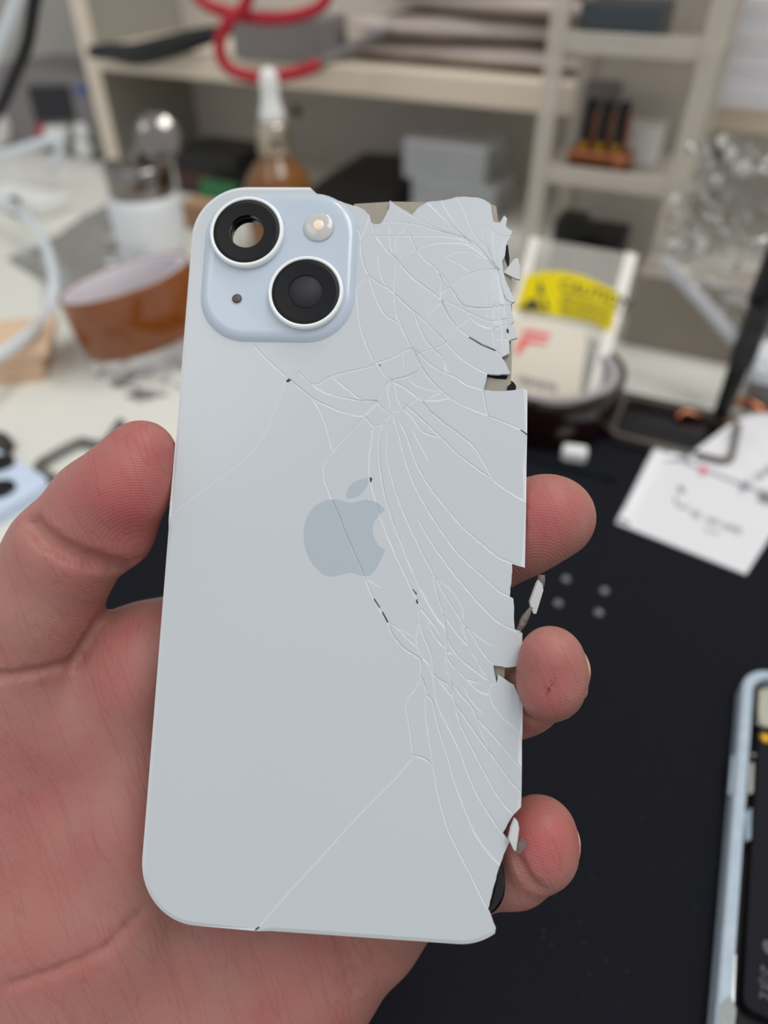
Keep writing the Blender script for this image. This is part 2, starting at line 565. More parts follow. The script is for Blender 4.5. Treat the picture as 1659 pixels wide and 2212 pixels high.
for p in ([(570, 290), (590, 400), (600, 530), (575, 660), (580, 750), (610, 830), (680, 910), (720, 1000)],
          [(720, 160), (750, 330), (800, 480), (830, 690), (830, 830), (860, 890), (920, 960), (1000, 1030), (1080, 1060)],
          [(750, 200), (800, 310), (880, 430), (960, 560), (1030, 640), (1110, 780), (1200, 890)],
          [(580, 220), (650, 350), (730, 500), (810, 600), (830, 640)], [(600, 430), (680, 520), (770, 650)], [(690, 600), (750, 700), (830, 780)],
          [(600, 540), (640, 680), (700, 820), (720, 960), (760, 1020), (860, 1090)],
          [(810, 500), (880, 600), (960, 700), (1040, 790), (1060, 830), (1100, 910), (1180, 1030), (1215, 1065)],
          [(840, 700), (900, 810), (1000, 910), (1080, 970), (1190, 1050)],
          [(150, 190), (220, 360), (340, 560), (380, 660), (470, 770), (610, 870), (615, 1000), (640, 1050)],
          [(340, 560), (430, 610), (500, 690), (570, 750), (610, 830)],
          [(610, 1020), (560, 1110), (495, 1200), (495, 1300), (520, 1430), (540, 1580), (550, 1660)], [(550, 1660), (640, 1690), (710, 1740)],
          [(640, 1050), (660, 1160), (655, 1300), (680, 1500), (710, 1700), (735, 1870), (775, 2050), (850, 2300), (1000, 2600), (1172, 2950)],
          [(660, 1160), (710, 1210), (740, 1350), (790, 1530), (850, 1720), (885, 1852), (970, 2090), (1060, 2300), (1180, 2480), (1282, 2590)],
          [(690, 930), (720, 1040), (740, 1200), (800, 1350), (880, 1500), (960, 1680), (1020, 1852), (1110, 2040), (1220, 2210), (1345, 2390)],
          [(740, 1000), (810, 1100), (890, 1200), (910, 1300), (960, 1440), (1040, 1600), (1170, 1852), (1290, 2050), (1390, 2160)],
          [(890, 1080), (960, 1170), (1030, 1250), (1090, 1360), (1190, 1470), (1330, 1630), (1455, 1785)],
          [(870, 1060), (895, 1220), (960, 1320), (1050, 1450), (1150, 1590), (1200, 1650), (1340, 1852), (1450, 1975)]):
    cr(zD(p))
for p in ([(760, 200), (870, 290), (940, 390), (965, 450), (968, 540)], [(950, 560), (970, 640), (1030, 780)], [(1000, 600), (1100, 680), (1210, 750)],
          [(380, 580), (480, 630), (570, 680)], [(820, 840), (830, 950), (870, 1060)], [(1090, 1380), (1120, 1470), (1180, 1610)],
          [(1190, 1090), (1195, 1200), (1260, 1310), (1350, 1400), (1462, 1500)], [(900, 930), (980, 1020), (1080, 1120), (1170, 1160), (1190, 1095), (1220, 1070)],
          [(970, 1100), (1050, 1230), (1130, 1310)], [(1090, 900), (1120, 960), (1190, 1050)], [(150, 185), (270, 260)]):
    cr(zD(p), **thin)
cr(zE([(960, 82), (880, 180), (760, 300), (600, 470), (440, 650), (300, 800), (180, 940), (120, 1010)]), 0.16, 0.035)

LOGO = [crop(530, 700, 4.1475, [])]
logo_body = [(757, 1087), (737, 1081), (713, 1079), (685, 1090), (664, 1115), (656, 1150), (660, 1185), (673, 1215), (693, 1237), (712, 1245),
             (735, 1242), (757, 1237), (780, 1243), (800, 1242), (816, 1222), (832, 1188), (815, 1175), (806, 1152), (808, 1128), (831, 1101),
             (815, 1086), (790, 1080)]
logo_leaf = [(749, 1077), (749, 1062), (758, 1047), (774, 1037), (794, 1032), (794, 1047), (784, 1063), (768, 1074)]


def smooth_closed(px, corners):
    """closed outline, corner points kept sharp"""
    P = [L(p) for p in px]
    n = len(P)
    idx = sorted(corners)
    out = []
    for a, b in zip(idx, idx[1:] + [idx[0] + n]):
        seg = [P[i % n] for i in range(a, b + 1)]
        out += [(q.x, q.y) for q in catmull([(s[0], s[1]) for s in seg], 0.5)[:-1]]
    return out


logo_polys = [smooth_closed(logo_body, [15, 19, 0]), smooth_closed(logo_leaf, [0, 4])]
LENS1, LENS2 = loc(532, 498.6, 2.2), loc(659.7, 629.5, 2.2)
MICPOS, FLASH = loc(511.4, 644.7, 1.2), loc(688.6, 489.7, 1.2)


def inside(poly, pts):
    pts = np.asarray(pts)
    x, y = pts[:, 0], pts[:, 1]
    r = np.zeros(len(pts), bool)
    n = len(poly)
    for i in range(n):
        x0, y0 = poly[i][0], poly[i][1]
        x1, y1 = poly[(i + 1) % n][0], poly[(i + 1) % n][1]
        if y0 == y1:
            continue
        r ^= ((y0 > y) != (y1 > y)) & (x < (x1 - x0) * (y - y0) / (y1 - y0) + x0)
    return r


def make_glass():
    V, E, T = [], [], []
    depth_of = []

    def chain(pts, t, closed=False, dep=0.0):
        o = len(V)
        for p in pts:
            V.append(Vector((float(p[0]), float(p[1]))))
            depth_of.append(dep(len(V) - 1 - o, len(pts)) if callable(dep) else dep)
        n = len(pts)
        for i in range(n if closed else n - 1):
            E.append((o + i, o + (i + 1) % n))
            T.append(t)

    chain(outline, 'out', True)
    # inner line of the rounded rim on unbroken edges
    n = len(outline)
    run = []
    for i in range(n + 1):
        a = outline[i % n]
        if a[2] and i < n:
            p, q_ = outline[i - 1], outline[(i + 1) % n]
            nx = 0.8 if a[0] < -W2 + 0.01 else (-0.8 if a[0] > W2 - 0.8 else 0)
            ny = -0.8 if a[1] > L2 - 0.01 else (0.8 if a[1] < -L2 + 0.01 else 0)
            for sx, sy in ((-1, 1), (-1, -1), (1, -1)):
                cx, cy = sx * (W2 - RC), sy * (L2 - RC)
                if (a[0] - cx) * sx > 0.01 and (a[1] - cy) * sy > 0.01:
                    r = math.hypot(a[0] - cx, a[1] - cy)
                    nx, ny = -(a[0] - cx) / r * 0.8, -(a[1] - cy) / r * 0.8
            run.append((a[0] + nx, a[1] + ny))
        else:
            if len(run) > 1:
                chain(run, 'rim')
            run = []
    for px, w, d in CR:
        P = catmull([L(p) for p in px], 0.9)
        for i in range(1, len(P) - 1):
            P[i] = P[i] + Vector((random.gauss(0, 0.025), random.gauss(0, 0.025)))
        m = len(P)
        tap = lambda i, m_: min(1.0, 0.25 + 0.4 * min(i, m_ - 1 - i))
        chain(P, 'c', dep=lambda i, m_, d=d: d * tap(i, m_))
        for s in (1, -1):
            off = []
            for i, p in enumerate(P):
                t = (P[min(i + 1, m - 1)] - P[max(i - 1, 0)]).normalized()
                off.append(p + Vector((-t.y, t.x)) * s * w * tap(i, m) * random.uniform(0.8, 1.25))
            chain(off, 'o')
    for lp in logo_polys:
        chain(lp, 'logo', True)
    hole = [(LENS1[0] + 3.9 * math.cos(a), LENS1[1] + 3.9 * math.sin(a)) for a in np.linspace(0, 2 * math.pi, 40)[:-1]]
    chain(hole, 'hole', True)
    res = geometry.delaunay_2d_cdt(V, E, [], 0, 1e-5, True)
    ov, oe, of, ovo, oeo, ofo = res
    ov = np.array([[p.x, p.y] for p in ov])
    cent = np.array([ov[list(f)].mean(0) for f in of])
    keep = inside([(o[0], o[1]) for o in outline], cent) & ~inside(hole, cent)
    faces = [tuple(f) for f, k in zip(of, keep) if k]
    cent = cent[keep]
    ctr_v = {}
    ctr_e = set()
    out_v = {}
    for e, src in zip(oe, oeo):
        tags = {T[s] for s in src if s < len(T)}
        if 'c' in tags:
            ctr_e.add(tuple(sorted(e)))
            for v in e:
                ctr_v[v] = True
    for i, src in enumerate(ovo):
        for s in src:
            if s < len(outline):
                out_v[i] = outline[s][2]
            if depth_of[s] > 0:
                ctr_v[i] = depth_of[s]
    # shards: faces joined across everything but crack centre lines
    emap = {}
    for fi, f in enumerate(faces):
        for a, b in zip(f, f[1:] + f[:1]):
            emap.setdefault(tuple(sorted((a, b))), []).append(fi)
    comp = [-1] * len(faces)
    nc = 0
    for i in range(len(faces)):
        if comp[i] >= 0:
            continue
        st = [i]
        comp[i] = nc
        while st:
            j = st.pop()
            f = faces[j]
            for a, b in zip(f, f[1:] + f[:1]):
                k = tuple(sorted((a, b)))
                if k in ctr_e:
                    continue
                for g in emap[k]:
                    if comp[g] < 0:
                        comp[g] = nc
                        st.append(g)
        nc += 1
    comp = np.array(comp)
    area = np.array([0.5 * abs((ov[f[1]][0] - ov[f[0]][0]) * (ov[f[2]][1] - ov[f[0]][1]) - (ov[f[2]][0] - ov[f[0]][0]) * (ov[f[1]][1] - ov[f[0]][1])) for f in faces])
    plane = []
    for c in range(nc):
        m = comp == c
        A = area[m].sum()
        ce = (cent[m] * area[m][:, None]).sum(0) / max(A, 1e-9)
        size = math.sqrt(A)
        if size > 25:
            plane.append((ce, 0, 0, 0))
        else:
            tl = min(0.035, 0.10 / max(size, 0.5))
            plane.append((ce, random.uniform(-tl, tl), random.uniform(-tl, tl), random.uniform(-0.03, 0.03)))
    z = np.zeros(len(ov))
    done = np.zeros(len(ov), bool)
    for fi, f in enumerate(faces):
        ce, ax, ay, h = plane[comp[fi]]
        for v in f:
            if not done[v]:
                z[v] = h + ax * (ov[v][0] - ce[0]) + ay * (ov[v][1] - ce[1])
                done[v] = True
    for v, d in ctr_v.items():
        z[v] = -(0.08 if d is True else d)
    for v, intact in out_v.items():
        if intact:
            z[v] -= 0.42
    used = sorted({v for f in faces for v in f})
    re = {v: i for i, v in enumerate(used)}
    N = len(used)
    vv = [(ov[v][0] * 1e-3, ov[v][1] * 1e-3, z[v] * 1e-3) for v in used]
    vv += [(ov[v][0] * 1e-3, ov[v][1] * 1e-3, -0.75e-3) for v in used]
    ff, ccw = [], []
    for f in faces:
        a, b, c = (re[v] for v in f)
        s = (vv[b][0] - vv[a][0]) * (vv[c][1] - vv[a][1]) - (vv[c][0] - vv[a][0]) * (vv[b][1] - vv[a][1])
        if s < 0:
            b, c = c, b
        ff.append((a, b, c))
    top = list(ff)
    ff += [(a + N, c + N, b + N) for a, b, c in top]
    cnt = {}
    for t in top:
        for a, b in zip(t, t[1:] + t[:1]):
            cnt[(a, b)] = cnt.get((a, b), 0) + 1
    for (a, b) in list(cnt):
        if (b, a) not in cnt:
            ff.append((b, a, a + N, b + N))
    lf = [t for t, c in zip(top, cent) if inside(logo_polys[0], [c])[0] or inside(logo_polys[1], [c])[0]]
    groove = [any(v in ctr_v for v in f) or any(out_v.get(v, 0) for v in f) for f in faces]
    mi = [2 if any(out_v.get(v, 0) for v in f) else (1 if g_ else 0) for f, g_ in zip(faces, groove)] + [0] * len(top)
    mi += [1] * (len(ff) - len(mi))
    print('glass faces', len(ff), 'shards', nc)
    return vv, ff, lf, mi


M_mattblack = mat('matt_black', S(12, 12, 15), 0.5, spec=0.2)
M_glass = mat('white_back_glass', S(192, 197, 200), 0.3, vary=0.012, vscale=25, coat=0.25)
M_glass.node_tree.nodes['Principled BSDF'].inputs['Coat Roughness'].default_value = 0.12
M_plate = mat('pale_blue_glass', S(185, 196, 208), 0.22, vary=0.02, coat=0.3)
M_logo = mat('grey_logo_foil', S(172, 181, 188), 0.3, vary=0.01)
M_backmetal = mat('beige_metal_plate', S(150, 143, 130), 0.5, metal=0.2, vary=0.05, bump=0.1)
M_ring = mat('white_ring', S(236, 239, 238), 0.3)
M_shard = mat('broken_white_glass', S(206, 207, 206), 0.35)
M_glue = mat('grey_adhesive_film', S(118, 110, 104), 0.5, alpha=0.85, bump=0.5, bscale=900)
M_dim = mat('smoky_lens', S(52, 52, 58), 0.6, spec=0.2)
M_lensglass = mat('lens_clear_glass', S(245, 248, 250), 0.03, alpha=0.05, spec=0.5)

back = thing('phone_back', 'cracked white phone back glass with two camera rings, held in the hand', 'phone back', PHONE)
gv, gf, lf, gmi = make_glass()
g = MB().add(gv, gf).build('glass_panel', M_glass, back)
g.data.materials.append(mat('fractured_glass', S(205, 208, 212), 0.5, vary=0.01))
g.data.materials.append(mat('pale_glass_rim', S(212, 214, 216), 0.35, vary=0.01))
if len(g.data.polygons) == len(gmi):
    g.data.polygons.foreach_set('material_index', gmi)
lv = sorted({v for t in lf for v in t})
lre = {v: i for i, v in enumerate(lv)}
MB().add([(gv[v][0], gv[v][1], gv[v][2] + 1.2e-5) for v in lv], [tuple(lre[v] for v in t) for t in lf]).build('logo', M_logo, back)
mm = 1e-3


def pl(pxs, w):
    return [(loc(p[0], p[1], w)[0] * mm, loc(p[0], p[1], w)[1] * mm) for p in pxs]


# metal plate under the broken corner, seen where the glass has gone
plate_px = [(745, 700), (765, 441), (850, 436), (1057, 440), (1072, 446), (1076, 478), (1090, 490), (1090, 560), (1105, 600), (1106, 690),
            (1100, 700), (1105, 760), (1105, 800), (1103, 830), (1092, 838), (1090, 850), (1104, 870), (1104, 1210), (1095, 1240),
            (1092, 1420), (1090, 1455), (1086, 1500), (1080, 1700), (1060, 1840), (780, 1840), (760, 1300)]
MB().prism(pl(plate_px, -1.1), -1.35 * mm, -1.0 * mm).build('backing_plate', M_backmetal, back)
# black adhesive strips that show at the broken edge
for poly, w0, w1 in (([(1086, 535), (1097, 528), (1101, 560), (1098, 592), (1088, 592)], -1.9, -1.45),
                     ([(1094, 845), (1096, 836), (1104, 828), (1104, 822), (1110, 826), (1115, 834), (1114, 845)], -0.99, -0.8),
                     ([(1046, 812), (1060, 808), (1096, 812), (1094, 819), (1072, 818)], -0.99, -0.9)):
    MB().prism(pl(poly, w1), w0 * mm, w1 * mm).build('adhesive_strip', M_mattblack, back)
MB().tube([Vector(loc(x, y, w)) * mm for x, y, w in ((1050, 1968, -1.9), (1066, 1950, -1.8), (1076, 1920, -1.7), (1078, 1885, -1.9), (1074, 1850, -2.2))],
          lambda t: (1.35 - 1.1 * abs(t - 0.42)) * mm, step=0.0008).build('rubber_gasket', M_glossblack, back)


def shard(poly, w0, tilt, t=0.7, name='glass_shard', m=None):
    P = [Vector((loc(x, y, w0)[0], loc(x, y, w0)[1], w0)) for x, y in poly]
    c = sum(P, Vector()) / len(P)
    R = Matrix.Rotation(tilt[0], 3, 'X') @ Matrix.Rotation(tilt[1], 3, 'Y')
    mb = MB()
    v = [(c + R @ (p - c)) * mm for p in P] + [(c + R @ (p - c + Vector((0, 0, -t)))) * mm for p in P]
    n = len(P)
    f = [tuple(range(n)), tuple(n + i for i in reversed(range(n)))] + [((i + 1) % n, i, n + i, n + (i + 1) % n) for i in range(n)]
    mb.add(v, f)
    o = mb.build(name, m or M_shard, back)
    return o


o = shard([(1087, 586), (1098, 575), (1111, 560), (1119, 559), (1123, 580), (1123, 604), (1114, 601), (1100, 593)], -0.2, (0.1, -0.25))
o = shard([(1163, 1253), (1171, 1262), (1174, 1275), (1160, 1327), (1154, 1327), (1147, 1312), (1145, 1300), (1158, 1262)], -0.5, (0.25, 0.2), 0.8)
o = shard([(1113, 1767), (1119, 1775), (1122, 1790), (1116, 1841), (1111, 1838), (1099, 1811), (1104, 1788)], 1.2, (0.1, 0.3), 0.6)
MB().tube([Vector(loc(x, y, w)) * mm for x, y, w in ((1120, 1362, -0.8), (1127, 1350, -0.9), (1135, 1333, -1.0), (1146, 1315, -1.1), (1158, 1290, -1.5), (1168, 1262, -1.6), (1170, 1242, -1.4))],
          lambda t: (0.55 + 0.25 * math.sin(9 * t)) * mm, n=7, step=0.001).build('adhesive_film', M_glue, back)
shard([(1120, 1822), (1128, 1808), (1140, 1828), (1133, 1832), (1124, 1844), (1117, 1842)], 1.0, (0.1, 0.35), 0.25, 'adhesive_film', M_glue)

# camera plateau: rounded square with a soft shoulder
pc0, pc1 = loc(431, 640, 0.6), loc(769, 600, 0.6)
pt0, pt1 = loc(600, 414, 0.6), loc(600, 738, 0.6)
pcx, pcy = (pc0[0] + pc1[0]) / 2, (pt0[1] + pt1[1]) / 2
pw, ph = pc1[0] - pc0[0], pt0[1] - pt1[1]
mb = MB()
NP = 14
rings = [(0.0, -0.05), (0.3, 0.25), (0.7, 0.62), (1.2, 0.88), (1.9, 1.0), (2.6, 1.02)]
vv, ff = [], []
for ins, z in rings:
    rr = rrect(pw - 2 * ins, ph - 2 * ins, 9.8 - ins * 0.75, NP, pcx, pcy)
    vv += [(x * mm, y * mm, z * mm) for x, y in rr]
n = 4 * (NP + 1)
for k in range(len(rings) - 1):
    ff += [(k * n + i, k * n + (i + 1) % n, (k + 1) * n + (i + 1) % n, (k + 1) * n + i) for i in range(n)]
# top face with the see-through hole
o0 = len(vv)
hole = [(LENS1[0] + 5.5 * math.cos(2 * math.pi * i / 48), LENS1[1] + 5.5 * math.sin(2 * math.pi * i / 48)) for i in range(48)]
tv = [Vector((v[0] * 1e3, v[1] * 1e3)) for v in vv[-n:]] + [Vector(h) for h in hole]
ed = [(i, (i + 1) % n) for i in range(n)] + [(n + i, n + (i + 1) % 48) for i in range(48)]
rv_, re_, rf_, *_x = geometry.delaunay_2d_cdt(tv, ed, [], 0, 1e-5, True)
for f in rf_:
    c = sum((rv_[i] for i in f), Vector((0, 0))) / 3
    if (c - Vector((LENS1[0], LENS1[1]))).length > 5.4:
        f = list(f)
        s = (rv_[f[1]] - rv_[f[0]]).cross(rv_[f[2]] - rv_[f[0]])
        if s < 0:
            f.reverse()
        ff.append(tuple(o0 + i for i in f))
vv += [(p.x * mm, p.y * mm, 1.02 * mm) for p in rv_]
mb.add(vv, ff, smooth=True)
plat = mb.build('camera_plateau', M_plate, back)


M_annulus = mat('lens_black', S(10, 10, 13), 0.22, spec=0.35)


def lens(c, clear):
    M = Matrix.Translation((c[0] * mm, c[1] * mm, 1.0 * mm))
    r = [(7.6, -0.6), (7.62, 0.9), (7.45, 1.25), (7.1, 1.3), (6.85, 1.2), (6.8, 0.6), (6.8, -0.6)]
    e = MB().lathe([(a * mm, b * mm) for a, b in r], M, 72, closed=True).build('lens_ring', M_ring, back)
    r = [(6.82, 0.95), (6.78, 1.16), (6.7, 1.2), (6.66, 1.2), (6.2, 1.1), (6.16, 1.1), (3.6, 1.1), (3.56, 1.1), (3.5, 1.04), (3.5, 1.0), (3.5, 0.2), (3.7, 0.2), (6.82, 0.2)]
    a = MB().lathe([(x * mm, b * mm) for x, b in r], M, 72, closed=True).build('black_annulus', M_annulus, back)
    if clear:
        # short black barrel behind the ring, open through the panel
        MB().lathe([(x * mm, b * mm) for x, b in ((3.55, 0.2), (3.75, 0.2), (3.75, -1.9), (3.55, -1.9))], M, 48, closed=True).build('lens_barrel', M_annulus, back)
    else:
        MB().lathe([(x * mm, b * mm) for x, b in ((0.0, 0.95), (3.6, 0.95), (3.6, 0.4))], M, 48).build('lens_window', M_dim, back)


lens(LENS1, True)
lens(LENS2, False)
M = Matrix.Translation((FLASH[0] * mm, FLASH[1] * mm, 1.0 * mm))
MB().lathe([(a * mm, b * mm) for a, b in ((3.15, -0.2), (3.15, 0.25), (2.9, 0.42), (2.2, 0.62), (1.2, 0.75), (0.0, 0.8))], M, 40).build(
    'flash_window', mat('flash_diffuser', S(206, 206, 200), 0.15, alpha=0.8, coat=0.5), back)
MB().lathe([(a * mm, b * mm) for a, b in ((1.3, 0.6), (1.1, 0.84), (0.6, 0.9), (0.0, 0.92))], M, 24).build(
    'flash_emitter', mat('flash_phosphor', S(244, 222, 200), 0.2, vary=0.1, vscale=900), back)
M = Matrix.Translation((MICPOS[0] * mm, MICPOS[1] * mm, 1.0 * mm))
MB().lathe([(a * mm, b * mm) for a, b in ((1.25, 0.02), (1.22, 0.07), (1.05, 0.06), (1.0, 0.02))], M, 28, closed=True).build('microphone_rim', M_plate, back)
MB().lathe([(a * mm, b * mm) for a, b in ((1.04, 0.0), (1.04, 0.035), (0.0, 0.035))], M, 28).build('microphone_hole', mat('hole_brown', S(92, 82, 76), 0.6, vary=0.3, vscale=2500), back)
# tiny dark pieces set where the cracks gape open
for poly in ([(799, 1030), (804, 1034), (802, 1040), (800, 1041)], [(618, 822), (624, 818), (628, 821), (624, 825), (619, 825)],
             [(818, 787), (822, 788), (822, 791)], zD([(222, 362), (228, 360), (275, 430), (270, 435)]), zD([(290, 470), (296, 466), (342, 552), (336, 560)]),
             zD([(545, 280), (550, 278), (576, 312), (578, 330)]), zD([(572, 380), (582, 360), (592, 400), (584, 402)]),
             zA([(1040, 1212), (1046, 1208), (1150, 1268), (1255, 1312), (1255, 1320), (1140, 1272)]),
             zC([(1428, 782), (1440, 784), (1488, 818), (1486, 828), (1470, 812)]), zE([(122, 996), (140, 982), (150, 984), (130, 1000)]),
             zA([(1342, 1148), (1352, 1140), (1362, 1160), (1358, 1180), (1346, 1172)])):
    MB().prism(pl(poly, 0.05), -0.2 * mm, 0.06 * mm).build('dark_chip', mat('crack_gap_dark', S(48, 48, 50), 0.6), back)

# ---------------------------------------------------------------- the hand (one continuous surface grown from a distance field)
def P3(px, py, w):
    return loc(px, py, w)


thumb = [((308, 980, -1.0), 6.7), ((290, 1010, -1.0), 7.7), ((222, 1092, -3.5), 10.0), ((140, 1195, -5), 11.0), ((75, 1320, -9), 12.6), ((10, 1480, -15), 16.0), ((20, 1700, -22), 19), ((80, 1950, -26), 21), ((120, 2200, -30), 22)]
web = [((10, 1480, -16), 13), ((165, 1560, -19.5), 12), ((330, 1450, -23), 12.5)]
index = [((200, 1560, -26), 12), ((330, 1425, -21.5), 12.5), ((560, 1330, -19), 10.5), ((820, 1270, -17), 9.6), ((1010, 1215, -14), 9.0), ((1130, 1150, -10.5), 8.6), ((1195, 1118, -8.6), 8.4)]
middle = [((330, 1700, -28), 12), ((520, 1640, -22), 11.5), ((800, 1570, -20), 10), ((1010, 1540, -17), 9.2), ((1125, 1500, -12), 7.8), ((1186, 1480, -3), 6.3), ((1190, 1420, 3.2), 5.7)]
ring = [((400, 1850, -29), 12), ((560, 1800, -25), 11), ((800, 1750, -22), 9.5), ((960, 1720, -17), 8.8), ((1010, 1690, -12), 7.8), ((985, 1670, -10.5), 7.0)]
little = [((470, 2010, -28), 12), ((640, 1980, -26), 11), ((860, 1925, -23), 8.6), ((1010, 1890, -18), 7.4), ((1110, 1870, -13), 7.4), ((1160, 1835, -9.5), 7.2), ((1166, 1800, -8.2), 7.0)]
palm = [((-150, 2230, -35), 25), ((120, 1980, -33), 25), ((270, 1950, -31), 22), ((310, 1750, -30), 21.5), ((320, 1580, -29), 19), ((330, 1480, -26), 15)]
hypo = [((900, 1905, -29), 9.5), ((790, 1995, -30), 12.5), ((670, 2085, -32), 15.5), ((486, 2255, -36), 21.5), ((280, 2480, -38), 23)]
heel = [((200, 2150, -36), 22), ((450, 2130, -36), 20), ((620, 2080, -33), 17)]
wrist = [((150, 2300, -36), 25), ((-100, 2750, -24), 24), ((-300, 3150, -12), 24)]
CHAINS = [(thumb, 3.0), (web, 3.0), (index, 2.0), (middle, 2.0), (ring, 2.0), (little, 2.0), (palm, 4.0), (hypo, 4.0), (heel, 4.0), (wrist, 6.0)]
segs = []
for ci, (ch, k) in enumerate(CHAINS):
    for (a, ra), (b, rb) in zip(ch, ch[1:]):
        segs.append((P3(*a), P3(*b), ra, rb, ci))
bumps = [((265, 1065, 0.0), 8.8, 3.0), ((256, 1160, -4.0), 6.6, 4.0), ((300, 1480, -18), 9, 6.0), ((1165, 1120, -8.8), 8.7, 2.0), ((1190, 1480, 2.0), 5.9, 2.0), ((1160, 1835, -8.0), 7.0, 2.0), ((1198, 1446, 1.5), 5.7, 2.0)]


def smin(a, b, k):
    h = np.clip(0.5 + 0.5 * (b - a) / k, 0, 1)
    return b + (a - b) * h - k * h * (1 - h)


grooves = []


def sdf(p, with_grooves=True):
    """p (..., 3) mm in the phone frame"""
    parts = {}
    for a, b, ra, rb, ci in segs:
        ba = (b - a).astype(np.float32)
        q_ = p - a.astype(np.float32)
        t = np.clip((q_ @ ba) / float(ba @ ba), 0, 1)
        d = np.linalg.norm(q_ - t[..., None] * ba, axis=-1) - (ra + (rb - ra) * t).astype(np.float32)
        parts[ci] = d if ci not in parts else smin(parts[ci], d, 2.0)
    fing = None
    for ci in (2, 3, 4, 5):
        fing = parts[ci] if fing is None else smin(fing, parts[ci], 1.6)
    pal = None
    for ci in (6, 7, 8, 9):
        pal = parts[ci] if pal is None else smin(pal, parts[ci], 9.0)
    th_ = smin(parts[0], parts[1], 6.0)
    d = smin(pal, th_, 7.0)
    d = smin(d, fing, 4.5)
    for c, r, k in bumps:
        c_ = P3(*c).astype(np.float32)
        d = smin(d, np.linalg.norm(p - c_, axis=-1) - r, k)
    if with_grooves:
        for a, b, r in grooves:
            ba = (b - a).astype(np.float32)
            q_ = p - a.astype(np.float32)
            t = np.clip((q_ @ ba) / max(float(ba @ ba), 1e-9), 0, 1)
            g_ = np.linalg.norm(q_ - t[..., None] * ba, axis=-1) - r
            d = -smin(-d, g_, 1.0)
    # the flesh gives way to the glass panel it holds
    qx = np.abs(p[..., 0]) - (W2 + 0.05)
    qy = np.abs(p[..., 1]) - (L2 + 0.05)
    qz = np.abs(p[..., 2] + 0.75) - 0.95
    slab = np.maximum(np.maximum(qx, qy), qz)
    return np.maximum(d, -slab - 0.0)


def march(px, py):
    d = PR.T @ np.array([(px - CX) / F, -(py - CY) / F, -1.0])
    d /= np.linalg.norm(d)
    t = 60.0
    for _ in range(120):
        p = PCAM + d * t
        s = float(sdf(p[None].astype(np.float32), False)[0])
        if s < 0.02:
            return p
        t += max(0.05, s * 0.8)
        if t > 300:
            return None
    return p


for line, r in (([(66, 1128), (100, 1165), (150, 1195), (200, 1212), (250, 1225), (290, 1222)], 1.9),
                ([(160, 1428), (120, 1440), (60, 1455), (0, 1462), (-30, 1466)], 0.8),
                ([(158, 1432), (168, 1420), (188, 1382), (208, 1345)], 1.5),
                ([(722, 2012), (740, 2060), (755, 2110), (768, 2140)], 0.9),
                ([(300, 1975), (230, 2050), (130, 2095), (20, 2130)], 0.7),
                ([(1108, 1838), (1125, 1870), (1145, 1905), (1172, 1925)], 0.8),
                ([(1130, 1545), (1155, 1562), (1185, 1562)], 0.7)):
    pts = [march(*p) for p in line]
    pts = [p for p in pts if p is not None]
    for a, b in zip(pts, pts[1:]):
        grooves.append((a, b, r))

VOX = 0.85
lo = np.array([1e9] * 3); hi = -lo
for a, b, ra, rb, ci in segs:
    for q_, r_ in ((a, ra), (b, rb)):
        lo = np.minimum(lo, q_ - r_ - 2.5)
        hi = np.maximum(hi, q_ + r_ + 2.5)
lo[0] = max(lo[0], -95); lo[1] = max(lo[1], -142)
nx, ny, nz = (int(v) for v in np.ceil((hi - lo) / VOX))
print('hand grid', nx, ny, nz)
D = np.empty((nx, ny, nz), np.float32)
ys = (lo[1] + VOX * np.arange(ny)).astype(np.float32)
zs = (lo[2] + VOX * np.arange(nz)).astype(np.float32)
YY, ZZ = np.meshgrid(ys, zs, indexing='ij')
CH_ = 24
for i in range(0, nx, CH_):
    xs = (lo[0] + VOX * np.arange(i, min(i + CH_, nx))).astype(np.float32)
    pp = np.empty((len(xs), ny, nz, 3), np.float32)
    pp[..., 0] = xs[:, None, None]
    pp[..., 1] = YY
    pp[..., 2] = ZZ
    D[i:i + len(xs)] = sdf(pp)
D[0] = D[-1] = 1.0
D[:, 0] = D[:, -1] = 1.0
D[:, :, 0] = D[:, :, -1] = 1.0


